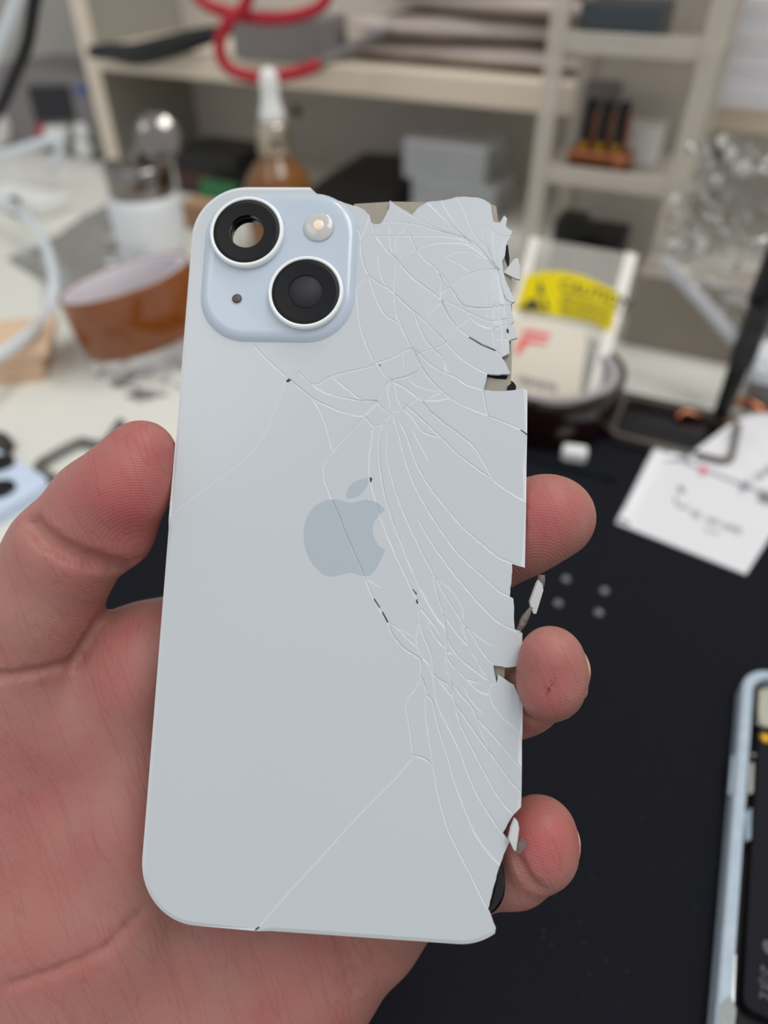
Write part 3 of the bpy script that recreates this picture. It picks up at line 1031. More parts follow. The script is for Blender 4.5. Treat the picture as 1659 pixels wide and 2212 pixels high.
def surface_nets(D):
    s = D < 0
    c = np.zeros(tuple(n - 1 for n in D.shape), np.int8)
    for dx_ in (0, 1):
        for dy_ in (0, 1):
            for dz_ in (0, 1):
                c += s[dx_:dx_ + D.shape[0] - 1, dy_:dy_ + D.shape[1] - 1, dz_:dz_ + D.shape[2] - 1]
    act = (c > 0) & (c < 8)
    idx = -np.ones(act.shape, np.int64)
    ii = np.argwhere(act)
    idx[act] = np.arange(len(ii))
    acc = np.zeros((len(ii), 3)); cnt = np.zeros(len(ii))
    corners = [(a, b, c_) for a in (0, 1) for b in (0, 1) for c_ in (0, 1)]
    for a in corners:
        for ax in range(3):
            if a[ax] == 1:
                continue
            b = list(a); b[ax] = 1
            va = D[ii[:, 0] + a[0], ii[:, 1] + a[1], ii[:, 2] + a[2]]
            vb = D[ii[:, 0] + b[0], ii[:, 1] + b[1], ii[:, 2] + b[2]]
            m = (va < 0) != (vb < 0)
            t = np.where(m, va / np.where(m, va - vb, 1), 0)
            p = np.array(a, float)[None].repeat(len(ii), 0)
            p[:, ax] += t
            acc[m] += p[m]; cnt[m] += 1
    verts = ii + acc / cnt[:, None]
    quads = []
    for ax in range(3):
        u, v = (ax + 1) % 3, (ax + 2) % 3
        sl0 = [slice(None)] * 3; sl1 = [slice(None)] * 3
        sl0[ax] = slice(0, -1); sl1[ax] = slice(1, None)
        a, b = s[tuple(sl0)], s[tuple(sl1)]
        for flip in (False, True):
            e = np.argwhere((a & ~b) if not flip else (~a & b))
            e = e[(e[:, u] > 0) & (e[:, v] > 0) & (e[:, u] < D.shape[u] - 1) & (e[:, v] < D.shape[v] - 1)]
            def cell(du, dv):
                q_ = e.copy(); q_[:, u] -= du; q_[:, v] -= dv
                return idx[q_[:, 0], q_[:, 1], q_[:, 2]]
            q4 = np.stack([cell(1, 1), cell(0, 1), cell(0, 0), cell(1, 0)], 1)
            quads.append(q4 if not flip else q4[:, ::-1])
    return verts, np.concatenate(quads)


hv, hq = surface_nets(D)
hv = lo + hv * VOX
# light smoothing (umbrella) to take the grid out of the surface
e_ = np.concatenate([hq[:, [0, 1]], hq[:, [1, 2]], hq[:, [2, 3]], hq[:, [3, 0]]])
deg = np.bincount(e_.ravel(), minlength=len(hv)).astype(float)
for it in range(4):
    lam = 0.5 if it % 2 == 0 else -0.48
    s_ = np.zeros_like(hv)
    for k in range(3):
        s_[:, k] = np.bincount(e_[:, 0], hv[e_[:, 1], k], len(hv)) + np.bincount(e_[:, 1], hv[e_[:, 0], k], len(hv))
    hv = hv + lam * (s_ / deg[:, None] - hv)
print('hand verts', len(hv), 'lowest', min((PHONE @ (Vector(p) * 1e-3)).z for p in hv[::7]))
me = bpy.data.meshes.new('person')
me.from_pydata([tuple(p) for p in hv * mm], [], [tuple(int(i) for i in q_) for q_ in hq])
me.polygons.foreach_set('use_smooth', np.ones(len(hq), bool))
me.update()
hand = bpy.data.objects.new('person', me)
COL.objects.link(hand)
hand.matrix_world = PHONE
tag(hand, "person's bare left hand gripping the cracked white phone back", 'person')


# skin colour: flushed pads, paler sides and creases (colour of the skin itself)
def near(c, r):
    return np.exp(-(np.linalg.norm(hv - P3(*c), axis=1) / r) ** 2)


red = np.zeros(len(hv))
for c, r, a in (((285, 1085, 6), 16, 0.85), ((318, 970, 6), 12, 0.7), ((1180, 1110, 0), 8.5, 0.85), ((1185, 1480, 12), 9, 0.9), ((1170, 1810, -1), 8, 0.95),
                ((260, 1130, 5), 9, 0.6), ((240, 1420, -5), 11, 0.5), ((60, 1800, -2), 25, 0.35), ((600, 2160, -12), 22, 0.35), ((120, 2150, -8), 22, 0.3)):
    red = np.maximum(red, a * near(c, r))
ph = np.zeros(len(hv)); ps = np.zeros(len(hv))
for c, ax, r in (((345, 1200, 4), (0.12, 1.0, 0.25), 27), ((1155, 1215, -6), (0.55, 0.8, 0.2), 15), ((1150, 1570, 4), (0.45, 0.9, 0.1), 14), ((1120, 1890, -6), (0.5, 0.85, 0.1), 13)):
    c0 = P3(*c)
    dd = hv - c0
    w_ = np.exp(-(np.linalg.norm(dd, axis=1) / r) ** 4)
    dist = np.sqrt((dd[:, 0] * 0.62) ** 2 + dd[:, 1] ** 2 + (dd[:, 2] * 0.5) ** 2)
    m = w_ > ps
    ph[m] = dist[m]
    ps = np.maximum(ps, w_)
for nm, arr in (('red', red), ('phase', ph), ('print', ps)):
    at = me.attributes.new(nm, 'FLOAT', 'POINT')
    at.data.foreach_set('value', arr.astype(np.float32))

ms = bpy.data.materials.new('skin')
ms.use_nodes = True
nt = ms.node_tree
bs = nt.nodes['Principled BSDF']


def node(t, **kw):
    n_ = nt.nodes.new(t)
    for k, v in kw.items():
        setattr(n_, k, v)
    return n_


def math_(op, a, b=None):
    n_ = node('ShaderNodeMath', operation=op)
    for i, x in enumerate((a, b)):
        if x is None:
            continue
        if isinstance(x, (int, float)):
            n_.inputs[i].default_value = x
        else:
            nt.links.new(x, n_.inputs[i])
    return n_.outputs[0]


tc = node('ShaderNodeTexCoord')
aR, aP, aM = (node('ShaderNodeAttribute', attribute_name=x) for x in ('red', 'phase', 'print'))


def noise_(scale, detail, vec=None, rough=0.5):
    n_ = node('ShaderNodeTexNoise')
    n_.inputs['Scale'].default_value = scale
    n_.inputs['Detail'].default_value = detail
    n_.inputs['Roughness'].default_value = rough
    nt.links.new(vec or tc.outputs['Object'], n_.inputs['Vector'])
    return n_.outputs['Fac']


blot = noise_(95, 4)
fine = noise_(700, 3)
f1 = math_('ADD', aR.outputs['Fac'], math_('MULTIPLY', math_('SUBTRACT', blot, 0.5), 1.1))
mix1 = node('ShaderNodeMix', data_type='RGBA')
mix1.inputs['A'].default_value = S(168, 119, 108)
mix1.inputs['B'].default_value = S(172, 88, 87)
nt.links.new(f1, mix1.inputs['Factor'])
def hair_lines(angle, scale, stretch_, half):
    """thin long skin lines: the contour of a stretched noise"""
    m1 = node('ShaderNodeMapping')
    m1.inputs['Rotation'].default_value = (0, 0, math.radians(angle))
    nt.links.new(tc.outputs['Object'], m1.inputs['Vector'])
    m2 = node('ShaderNodeMapping')
    m2.inputs['Scale'].default_value = (1.0, stretch_, 0.35)
    nt.links.new(m1.outputs[0], m2.inputs['Vector'])
    nz_ = noise_(scale, 2, m2.outputs[0], 0.5)
    d_ = math_('ABSOLUTE', math_('SUBTRACT', nz_, 0.5))
    r_ = node('ShaderNodeMapRange', interpolation_type='SMOOTHSTEP')
    r_.inputs['From Min'].default_value = 0.0
    r_.inputs['From Max'].default_value = half
    nt.links.new(d_, r_.inputs['Value'])
    return r_.outputs['Result']


la_ = hair_lines(-24, 300, 0.07, 0.022)
lb_ = hair_lines(-44, 420, 0.09, 0.018)
lc_ = hair_lines(62, 600, 0.15, 0.025)
lines = math_('MULTIPLY', la_, math_('MULTIPLY', math_('MAXIMUM', lb_, 0.6), math_('MAXIMUM', lc_, 0.75)))
mix2 = node('ShaderNodeMix', data_type='RGBA', blend_type='MULTIPLY')
nt.links.new(mix1.outputs['Result'], mix2.inputs['A'])
mix2.inputs['B'].default_value = (0.90, 0.84, 0.84, 1)
nt.links.new(math_('MULTIPLY', math_('SUBTRACT', 1.0, lines), 0.8), mix2.inputs['Factor'])
nt.links.new(mix2.outputs['Result'], bs.inputs['Base Color'])
ridge = math_('SINE', math_('ADD', math_('MULTIPLY', aP.outputs['Fac'], 2 * math.pi / 0.52), math_('MULTIPLY', noise_(160, 2), 7.0)))
ridge = math_('MULTIPLY', math_('MULTIPLY', ridge, aM.outputs['Fac']), 0.18)
hgt = math_('ADD', ridge, math_('ADD', math_('MULTIPLY', lines, 0.35), math_('MULTIPLY', fine, 0.7)))
bp = node('ShaderNodeBump')
bp.inputs['Strength'].default_value = 0.55
bp.inputs['Distance'].default_value = 0.00018
nt.links.new(hgt, bp.inputs['Height'])
nt.links.new(bp.outputs['Normal'], bs.inputs['Normal'])
bs.inputs['Roughness'].default_value = 0.5
bs.inputs['Specular IOR Level'].default_value = 0.35
bs.inputs['Subsurface Weight'].default_value = 0.25
bs.inputs['Subsurface Radius'].default_value = (1.0, 0.35, 0.2)
bs.inputs['Subsurface Scale'].default_value = 0.0015
me.materials.append(ms)
ss = hand.modifiers.new('smooth', 'SUBSURF')
ss.levels = 1
ss.render_levels = 1


def nail(c, d0, up, w, l):
    """curved nail plate laid on the finger surface"""
    c = P3(*c); d0 = np.array(d0, float); d0 /= np.linalg.norm(d0)
    up = np.array(up, float); up -= d0 * (up @ d0); up /= np.linalg.norm(up)
    sd = np.cross(up, d0)
    v, f = [], []
    n = 11
    for i in range(n):
        for j in range(n):
            a, b = (i / (n - 1) - 0.5), (j / (n - 1) - 0.5)
            sq = 1 - 0.25 * (2 * a) ** 4
            dr = d0 + sd * a * w + up * b * l * sq
            dr /= np.linalg.norm(dr)
            t = 0.0
            for _ in range(60):
                s = float(sdf((c + dr * t)[None].astype(np.float32), False)[0])
                if abs(s) < 0.01:
                    break
                t += -s * 0.9
            v.append((c + dr * (t + 0.06)) * mm)
    for i in range(n - 1):
        for j in range(n - 1):
            f.append((i * n + j, (i + 1) * n + j, (i + 1) * n + j + 1, i * n + j + 1))
    o = MB().add(v, f, smooth=True).build('fingernail', M_nail, hand)
    sl = o.modifiers.new('thickness', 'SOLIDIFY')
    sl.thickness = 0.0005
    sl.offset = 0
    return o


M_nail = mat('nail', S(206, 160, 140), 0.3, vary=0.04)
nail((1186, 1448, 2), (0.86, 0.1, -0.55), (0, 0.5, 0.8), 1.1, 1.2)
nail((1166, 1810, -8.2), (0.86, -0.2, -0.6), (0, 0.8, 0.5), 1.1, 1.2)
nail((1190, 1120, -8.6), (0.35, 0.2, -0.9), (0.8, 0.4, 0), 1.1, 1.2)
# small dark graze on the middle fingertip
gz = MB()
for x, y, r in ((1186, 1487, 0.22), (1192, 1480, 0.16), (1184, 1494, 0.14), (1197, 1474, 0.1), (1178, 1484, 0.1), (1190, 1470, 0.1), (1200, 1466, 0.08), (1181, 1500, 0.08), (1189, 1491, 0.12)):
    p = march(x, y)
    if p is not None:
        gz.lathe([(r * mm, -0.1 * mm), (r * 0.8 * mm, 0.09 * mm), (0, 0.11 * mm)], Matrix.Translation(Vector(p) * mm), 8)
gz.build('graze', mat('dried_dirt', S(70, 40, 40), 0.8), hand)


# ================================================================ the bench behind
def local(M, p):
    return M.inverted() @ p


def on(px, py, M):
    """photo pixel -> (x, z) on the front plane y = 0 of frame M"""
    Mi = M.inverted()
    o, d = Mi @ EYE, Mi.to_3x3() @ ray(px, py)
    p = o + d * (-o.y / d.y)
    return p.x, p.z


def onz(px, py, M):
    """photo pixel -> (x, y) on the plane z = 0 of frame M"""
    Mi = M.inverted()
    o, d = Mi @ EYE, Mi.to_3x3() @ ray(px, py)
    p = o + d * (-o.z / d.z)
    return p.x, p.y


def upright(p, xdir=None):
    return frame(p, xdir or SDIR)


# ---- shelf unit
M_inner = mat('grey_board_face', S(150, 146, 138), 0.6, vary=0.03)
shelf = thing('shelf_unit', 'cream desktop shelf with a long board along the wall', 'shelf', SMAT)
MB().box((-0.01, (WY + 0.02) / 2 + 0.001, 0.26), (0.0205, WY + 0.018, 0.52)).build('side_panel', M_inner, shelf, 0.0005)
MB().box((-0.01, 0.0005, 0.26), (0.021, 0.003, 0.52)).build('front_strip', M_cream, shelf, 0.0005)  # thin cream strip over the front edge of the grey panel
MB().box((0.6, WY / 2, ZS + 0.011), (1.2, WY, 0.023)).build('shelf_board', M_cream, shelf, 0.001)
bpm = MB().box((0.6, WY + 0.008, 0.27), (1.2, 0.012, 0.54)).build('back_panel', M_panel, shelf)
for px, py in ((640, 240), (312, 228), (1552, 328)):
    MW = SMAT @ Matrix.Translation((0, WY + 0.001, 0))
    x, z = on(px, py, MW)
    MB().lathe([(0.006, 0), (0.006, 0.002), (0.0, 0.002)], Matrix.Translation((x, WY + 0.002, z)) @ Matrix.Rotation(math.pi / 2, 4, 'X'), 20).build('screw_cap', M_dark, shelf)
ZT = ZS + 0.0228

# ---- things on the shelf board
p = at_z(500, 128, ZT)
M = upright(p)
t = tag(MB().box((0.052, 0.03, 0.019), (0.104, 0.05, 0.038)).build('grey_box', M_grey, bevel=0.002), 'plain grey box on the shelf behind the red cable', 'box')
t.matrix_world = M
# puffy grey pouches
for i, (px, py, z, w, d, h, rz, lab) in enumerate((
        (960, 150, 0.0, 0.26, 0.11, 0.020, -0.05, 'bottom grey padded pouch of the pile on the shelf'),
        (985, 112, 0.020, 0.24, 0.11, 0.020, 0.10, 'grey padded pouch second from the bottom of the shelf pile'),
        (1040, 75, 0.040, 0.21, 0.10, 0.020, -0.12, 'grey padded pouch third from the bottom of the shelf pile'),
        (1080, 35, 0.060, 0.20, 0.10, 0.022, 0.06, 'topmost grey padded pouch of the shelf pile'))):
    c = at_z(px, py, ZT + z)
    c = SMAT @ Vector((local(SMAT, at_z(960, 150, ZT)).x + (px - 960) * 0.00035, 0.085, ZT + z))
    v, f = [], []
    n, m = 25, 13
    for side in (0, 1):
        for a in range(n):
            for b in range(m):
                x, y = a / (n - 1) * 2 - 1, b / (m - 1) * 2 - 1
                bulge = (1 - x ** 4) * (1 - y ** 4)
                zz = h / 2 + (1 if side else -1) * h / 2 * (0.12 + 0.88 * bulge) + 0.0015 * noise.noise(Vector((x * 3 + i * 7, y * 3, side)))
                v.append((x * w / 2, y * d / 2, max(zz, 0.0005)))
    for side in (0, 1):
        o = side * n * m
        for a in range(n - 1):
            for b in range(m - 1):
                q = (o + a * m + b, o + (a + 1) * m + b, o + (a + 1) * m + b + 1, o + a * m + b + 1)
                f.append(q if side else q[::-1])
    rim = [a * m for a in range(n)] + [(n - 1) * m + b for b in range(1, m)] + [a * m + m - 1 for a in range(n - 2, -1, -1)] + [b for b in range(m - 2, 0, -1)]
    for a, b in zip(rim, rim[1:] + rim[:1]):
        f.append((a, b, b + n * m, a + n * m))
    t = tag(MB().add(v, f, smooth=True).build('padded_pouch', M_foam), lab, 'pouch', 'grey padded pouches on the shelf')
    t.matrix_world = upright(c) @ Matrix.Rotation(rz, 4, 'Z')
tag(MB().tube([at_y(x, y, yy) for x, y, yy in ((196, 112, .918), (240, 112, .910), (290, 117, .893), (350, 105, .878), (430, 82, .868), (505, 62, .862))],
              lambda s: 0.0035 + 0.0075 * math.sin(math.pi * min(1, 0.08 + 0.9 * s)) ** 0.8).build('black_strap', M_black),
    'black strap lying along the shelf board beside the grey box', 'strap')
# red cables hanging over the board
tag(MB().tube([at_y(x, y, 0.77) for x, y in ((395, -60), (430, -4), (470, 20), (540, 37), (600, 40), (660, 29), (700, 6), (720, -50))], 0.0052).build('red_cable', M_red),
    'upper red cable sagging in front of the shelf at the top', 'cable', 'red cables')
rc2 = thing('red_cable', 'lower red cable looping down over the shelf edge', 'cable', None, 'red cables')
MB().tube([at_y(x, y, 0.755) for x, y in ((550, -60), (528, 15), (492, 48), (474, 95), (486, 140), (530, 163), (590, 167), (650, 155), (692, 138))], 0.0054).build('sleeve', M_red, rc2)
MB().tube([at_y(x, y, 0.755) for x, y in ((690, 139), (740, 112), (800, 78), (850, 62))], 0.0036).build('bare_end', M_grey, rc2)
# white boxes stacked on the right
pb = at_z(1475, 222, ZT)
for i, lab in enumerate(('bottom white carton of the stack on the right shelf', 'second white carton from the bottom on the right shelf',
                         'third white carton from the bottom on the right shelf', 'topmost white carton of the stack on the right shelf')):
    bx = thing('white_carton', lab, 'carton', upright(pb + Vector((0.002 * (i % 2), 0.001 * i, 0.0172 * i))), 'white cartons on the right shelf')
    MB().box((0.042, 0.035, 0.0075), (0.084, 0.07, 0.0150)).build('carton_base', M_paper, bx, 0.0008)
    MB().box((0.042, 0.035, 0.0118), (0.0855, 0.0715, 0.0098)).build('carton_lid', M_paper, bx, 0.0008)

# ---- instrument at the left
pd = SMAT @ Vector((-0.205, 0.014, 0))
MD = upright(pd)
dev = thing('bench_instrument', 'grey bench instrument with a dark screen left of the shelf', 'instrument', MD)
xr = 0.205 - 0.023
_, zt = on(120, 158, MD)
MB().box((xr / 2, 0.06, zt / 2 + 0.002), (xr, 0.12, zt - 0.004)).build('housing', M_grey, dev, 0.004)


def plate(name, pts, m, parent, t=0.003, out=0.0):
    q = [on(x, y, MD) for x, y in pts]
    R = Matrix.Rotation(math.pi / 2, 4, 'X')
    return MB().prism(q, out, out + t, R).build(name, m, parent)


plate('screen', [(62, 186), (148, 184), (163, 258), (80, 262)], M_screen, dev)
plate('red_button', [(80, 268), (100, 268), (104, 290), (84, 290)], M_red, dev, 0.004)
plate('white_socket', [(104, 270), (150, 270), (152, 300), (108, 300)], M_white, dev, 0.008)
plate('blue_label', [(162, 186), (188, 184), (190, 204), (164, 206)], M_blue, dev, 0.001)
for px, py, r in ((185, 282, 0.010), (193, 336, 0.012)):
    x, z = on(px, py, MD)
    z = max(z, r + 0.001)
    MB().lathe([(r, 0.0), (r, 0.008), (r * 0.85, 0.011), (0, 0.011)], Matrix.Translation((x, 0, z)) @ Matrix.Rotation(math.pi / 2, 4, 'X'), 28).build('knob', M_white, dev)
x, z = on(-6, 280, MD)
z = max(z, 0.0275)
dl = MB().lathe([(0.026, 0), (0.026, 0.012), (0.022, 0.016), (0.0155, 0.014), (0.0155, 0.0)], Matrix.Translation((x, 0, z)) @ Matrix.Rotation(math.pi / 2, 4, 'X'), 40, cap=False).build('dial_rim', M_white, dev)
MB().lathe([(0.016, 0), (0.016, 0.013), (0.0, 0.015)], Matrix.Translation((x, 0, z)) @ Matrix.Rotation(math.pi / 2, 4, 'X'), 32).build('dial_face', M_glossblack, dev)
tag(MB().tube([at_y(x, y, 0.62) for x, y in ((92, -70), (74, 0), (58, 95), (30, 165), (4, 225), (-40, 290))], 0.0045).build('black_cable', M_black),
    'thick black cable hanging down at the top left edge', 'cable')
tag(MB().tube([at_y(x, y, 0.56) for x, y in ((62, -60), (38, -5), (10, 70), (-40, 180))], 0.0042).build('white_cable', M_hose),
    'pale cable hanging beside the black cable at the top left', 'cable')
tag(MB().tube([at_y(x, y, 0.84) for x, y in ((-60, 352), (10, 334), (80, 312), (125, 302), (128, 330), (110, 368))], 0.0052).build('clear_tube', M_hose),
    'milky tube running into the white socket of the instrument', 'tube')

# ---- dropper bottle
pbtl = at_z(606, 520, 0)
pbtl.y = 0.655
pbtl.x = at_y(603, 420, 0.655).x
M_amberglass = mat('amber_glass', S(138, 84, 14), 0.08, vary=0.1, trans=0.35, coat=0.6)
bt = thing('dropper_bottle', 'amber glass dropper bottle with white rubber bulb behind the camera rings', 'bottle', pbtl)
MB().lathe([(0.026, 0.0), (0.0295, 0.002), (0.030, 0.006), (0.030, 0.052), (0.0285, 0.062), (0.022, 0.072), (0.014, 0.080), (0.0115, 0.084), (0.0115, 0.088)]).build('glass_body', M_amberglass, bt)
MB().lathe([(0.0135, 0.083), (0.0142, 0.085), (0.0142, 0.105), (0.0132, 0.107), (0.008, 0.1075)]).build('collar', mat('brushed_collar', S(190, 178, 160), 0.22, metal=1), bt)
MB().lathe([(0.0095, 0.1065), (0.0105, 0.110), (0.0098, 0.115), (0.0078, 0.121), (0.0072, 0.128), (0.0076, 0.134), (0.0074, 0.139), (0.0055, 0.1435), (0.0025, 0.1455), (0, 0.146)]).build('rubber_bulb', M_white, bt)

# ---- pump jar
M_darkchrome = mat('dark_chrome', S(140, 134, 130), 0.14, metal=1)
pj = Vector((at_y(319, 470, 0.665).x, 0.665, 0))
jar = thing('pump_jar', 'white jar with a chrome collar and a tilted chrome dish', 'jar', pj)
MB().lathe([(0.028, 0), (0.031, 0.002), (0.032, 0.006), (0.032, 0.042), (0.030, 0.047), (0.026, 0.049)]).build('jar_body', mat('milky_jar', S(226, 228, 230), 0.3), jar)
MB().lathe([(0.0275, 0.0475), (0.0285, 0.050), (0.0285, 0.070), (0.027, 0.073), (0.012, 0.074), (0.008, 0.076)]).build('collar', M_darkchrome, jar)
dq = at_y(342, 297, 0.66) - pj
MDsh = Matrix.Translation(dq) @ Matrix.Rotation(math.radians(64), 4, 'X') @ Matrix.Rotation(math.radians(14), 4, 'Y')
MB().lathe([(0.0, -0.004), (0.012, -0.0035), (0.0185, -0.0005), (0.0195, 0.0012), (0.0185, 0.0022), (0.014, 0.0040), (0.007, 0.0052), (0.0, 0.0056)], MDsh).build('dish', M_darkchrome, jar)
MB().tube([Vector((0.0, 0.0, 0.074)), Vector((0.003, 0.004, 0.082)), dq + Vector((0, 0.004, -0.002))], 0.005, step=0.002).build('neck', M_darkchrome, jar)

# ---- dark boxes behind
pk = at_z(385, 415, 0)
wl_ = thing('dark_box', 'black box with a brown front leaning behind the pump jar', 'box', upright(pk))
MB().box((0.042, 0.035, 0.022), (0.084, 0.07, 0.044)).build('box_body', M_black, wl_, 0.002)
MB().box((0.042, -0.001, 0.015), (0.076, 0.002, 0.02)).build('front_band', mat('brown_band', S(66, 34, 28), 0.4), wl_)
pk = at_z(436, 440, 0)
t = tag(MB().box((0.02, 0.003, 0.012), (0.046, 0.004, 0.026)).build('circuit_board', M_green), 'small green circuit board propped in front of the dark box', 'circuit board')
t.matrix_world = upright(pk) @ Matrix.Rotation(-0.25, 4, 'X')
pk = at_z(395, 492, 0)
t = tag(MB().box((0.02, 0.012, 0.012), (0.042, 0.024, 0.024)).build('cardboard_block', M_kraft, bevel=0.001), 'tan cardboard block just right of the pump jar', 'block')
t.matrix_world = upright(pk)
slab = [at_z(x, y, 0.02) for x, y in ((652, 414), (785, 328), (866, 334), (898, 388), (775, 480))]
t = tag(MB().prism([(q.x, q.y) for q in slab], 0.0, 0.02, bev=0.002).build('black_case', M_black), 'flat black case lying right of the dropper bottle', 'case')

# ---- clear boxes with dark contents
pc = at_z(888, 462, 0)
for i, (ox, w, h, lab) in enumerate(((0.0, 0.088, 0.034, 'lower clear plastic box of the pair by the black case'),
                                     (-0.010, 0.086, 0.034, 'upper clear plastic box of the pair by the black case'))):
    cb = thing('clear_box', lab, 'plastic box', upright(pc + SDIR * ox + Vector((0, 0.002 * i, 0.0345 * i))), 'clear plastic boxes')
    mb = MB()
    for c, s in (((w / 2, 0.001, h / 2), (w, 0.002, h)), ((w / 2, 0.059, h / 2), (w, 0.002, h)), ((0.001, 0.03, h / 2), (0.002, 0.06, h)),
                 ((w - 0.001, 0.03, h / 2), (0.002, 0.06, h)), ((w / 2, 0.03, 0.001), (w, 0.06, 0.002))):
        mb.box(c, s)
    mb.build('box_shell', mat('milky_clear', S(215, 218, 220), 0.2, alpha=0.4), cb)
    MB().box((w / 2, 0.03, h - 0.001), (w + 0.002, 0.062, 0.003)).build('box_lid', mat('clear_lid', S(225, 228, 230), 0.15, alpha=0.35), cb, 0.0008)
    MB().box((w / 2 + 0.008, 0.028, 0.010), (w * 0.72, 0.045, 0.015)).build('dark_contents', M_dark, cb, 0.001)
pk = at_z(1056, 384, 0)
t = tag(MB().box((0.006, 0.006, 0.005), (0.013, 0.012, 0.010)).build('yellow_block', mat('yellow_plastic', S(190, 170, 30), 0.5), bevel=0.001), 'small yellow block right of the clear boxes', 'block')
t.matrix_world = upright(pk)

# ---- acrylic organizer tower
po = at_z(1112, 640, 0)
MO = upright(po)
org = thing('drawer_tower', 'tall frosted acrylic organiser tower with open compartments', 'organiser', MO)
ow, od = 0.108, 0.11
zr1 = on(1150, 372, MO)[1]
zr2 = on(1200, 90, MO)[1]
zt = zr2 + (zr2 - zr1) * 0.85
for x in (0.006, ow - 0.006):
    for y in (0.004, od - 0.004):
        MB().box((x, y, zt / 2), (0.012, 0.008, zt)).build('corner_post', M_frost, org, 0.0008)
for z in (0.006, zr1, zr2, zt):
    MB().box((ow / 2, 0.004, z), (ow - 0.024, 0.007, 0.012)).build('front_rail', M_frost, org, 0.0008)
    MB().box((ow / 2, od / 2, z - 0.003), (ow - 0.004, od - 0.01, 0.003)).build('shelf_plate', M_frost, org)
for x in (0.001, ow - 0.001):
    MB().box((x, od / 2, zt / 2), (0.002, od - 0.016, zt)).build('side_sheet', M_acryl, org)
MB().box((ow / 2, od - 0.001, zt / 2), (ow, 0.002, zt)).build('back_sheet', mat('pale_back_sheet', S(214, 206, 196), 0.4, alpha=0.75), org)


def in_org(px, py, y):
    x, z = on(px, py, MO @ Matrix.Translation((0, y, 0)))
    return x, z


def put(o, x, y, z):
    o.matrix_world = MO @ Matrix.Translation((x, y, z))
    return o


x0, _ = in_org(1226, 320, 0.03)
zb = zr1 + 0.0
cop = thing('copper_connector', 'copper based connector block with black prongs inside the organiser', 'connector', MO @ Matrix.Translation((x0, 0.03, zb - 0.0013)) @ Matrix.Scale(0.9, 4))
MB().box((0.026, 0.012, 0.008), (0.052, 0.022, 0.011)).build('copper_base', M_copper, cop, 0.003)
MB().box((0.026, 0.012, 0.0015), (0.05, 0.024, 0.003)).build('foot', M_black, cop)
MB().lathe([(0.0065, 0), (0.0065, 0.003), (0.0045, 0.005), (0, 0.0055)], Matrix.Translation((0.043, 0.000, 0.009)) @ Matrix.Rotation(math.pi / 2, 4, 'X'), 24).build('copper_cap', M_copper, cop)
for i in range(3):
    MB().box((0.012 + 0.013 * i, 0.012, 0.031), (0.0088, 0.012, 0.036)).build('prong', M_black, cop, 0.002)
    MB().box((0.0175 + 0.013 * i, 0.011, 0.028), (0.0026, 0.008, 0.026)).build('copper_strip', M_copper, cop, 0.001)
    MB().box((0.012 + 0.013 * i, 0.004, 0.0165), (0.006, 0.004, 0.006)).build('yellow_tab', M_gold, cop)
for nm, px, py, y, s, m, lab, cat in (
        ('grey_block', 1225, 320, 0.085, (0.026, 0.016, 0.048), M_grey, 'grey block at the back left of the organiser middle compartment', 'block'),
        ('white_sleeve', 1372, 330, 0.072, (0.034, 0.03, 0.026), M_white, 'white sleeve at the right of the organiser middle compartment', 'sleeve'),
        ('black_module', 1292, 470, 0.050, (0.050, 0.03, 0.044), M_black, 'black module standing in the bottom compartment of the organiser', 'module'),
        ('dark_module', 1185, 470, 0.060, (0.022, 0.03, 0.046), M_dark, 'narrow dark grey module at the left of the organiser bottom compartment', 'module'),
        ('teal_box', 1352, 50, 0.04, (0.052, 0.05, 0.022), mat('dark_teal', S(66, 76, 80), 0.4), 'dark teal box in the top compartment of the organiser', 'box')):
    x, z = in_org(px, py, y)
    base = 0.0045 if py > 400 else (zr1 - 0.0013 if py > 200 else zr2 - 0.0013)
    o = MB().box((0, 0, s[2] / 2), s).build(nm, m, None, 0.0015)
    put(o, min(max(x, s[0] / 2 + 0.013), ow - s[0] / 2 - 0.013), y, base)
    tag(o, lab, cat)
x, z = in_org(1265, 492, 0.022)
o = MB().lathe([(0.017, 0), (0.017, 0.006), (0.014, 0.009), (0, 0.010)]).build('black_puck', M_black)
put(o, x, 0.026, 0.0045)
tag(o, 'round black puck low in the organiser bottom compartment', 'puck')
# block the puck tipped towards the front
o.matrix_world = MO @ Matrix.Translation((x, 0.026, 0.0225)) @ Matrix.Rotation(math.radians(62), 4, 'X')

# ---- crumpled clear bags


def film(corners, nu, nv, amp, seed, freq=3.0):
    a, b, c, d = corners                          # four corners in order
    v, f = [], []
    for i in range(nu):
        for j in range(nv):
            s, t_ = i / (nu - 1), j / (nv - 1)
            p = (a * (1 - s) + b * s) * (1 - t_) + (d * (1 - s) + c * s) * t_
            q = Vector((s * freq + seed * 9.1, t_ * freq, seed))
            n1 = noise.noise(q) + 0.5 * abs(noise.noise(q * 2.3)) * 2 + 0.25 * noise.noise(q * 5.1)
            off = Vector((noise.noise(q + Vector((5, 0, 0))) * 0.4, -abs(n1), n1 * 0.5)) * amp
            p = p + off
            p.z = max(p.z, 0.0012)
            v.append(p)
    for i in range(nu - 1):
        for j in range(nv - 1):
            f.append((i * nv + j, (i + 1) * nv + j, (i + 1) * nv + j + 1, i * nv + j + 1))
    mb = MB().add(v, f, smooth=True)
    return mb


def film_obj(name, mb, lab, cat, m=None):
    o = mb.build(name, m or M_film)
    return tag(o, lab, cat)


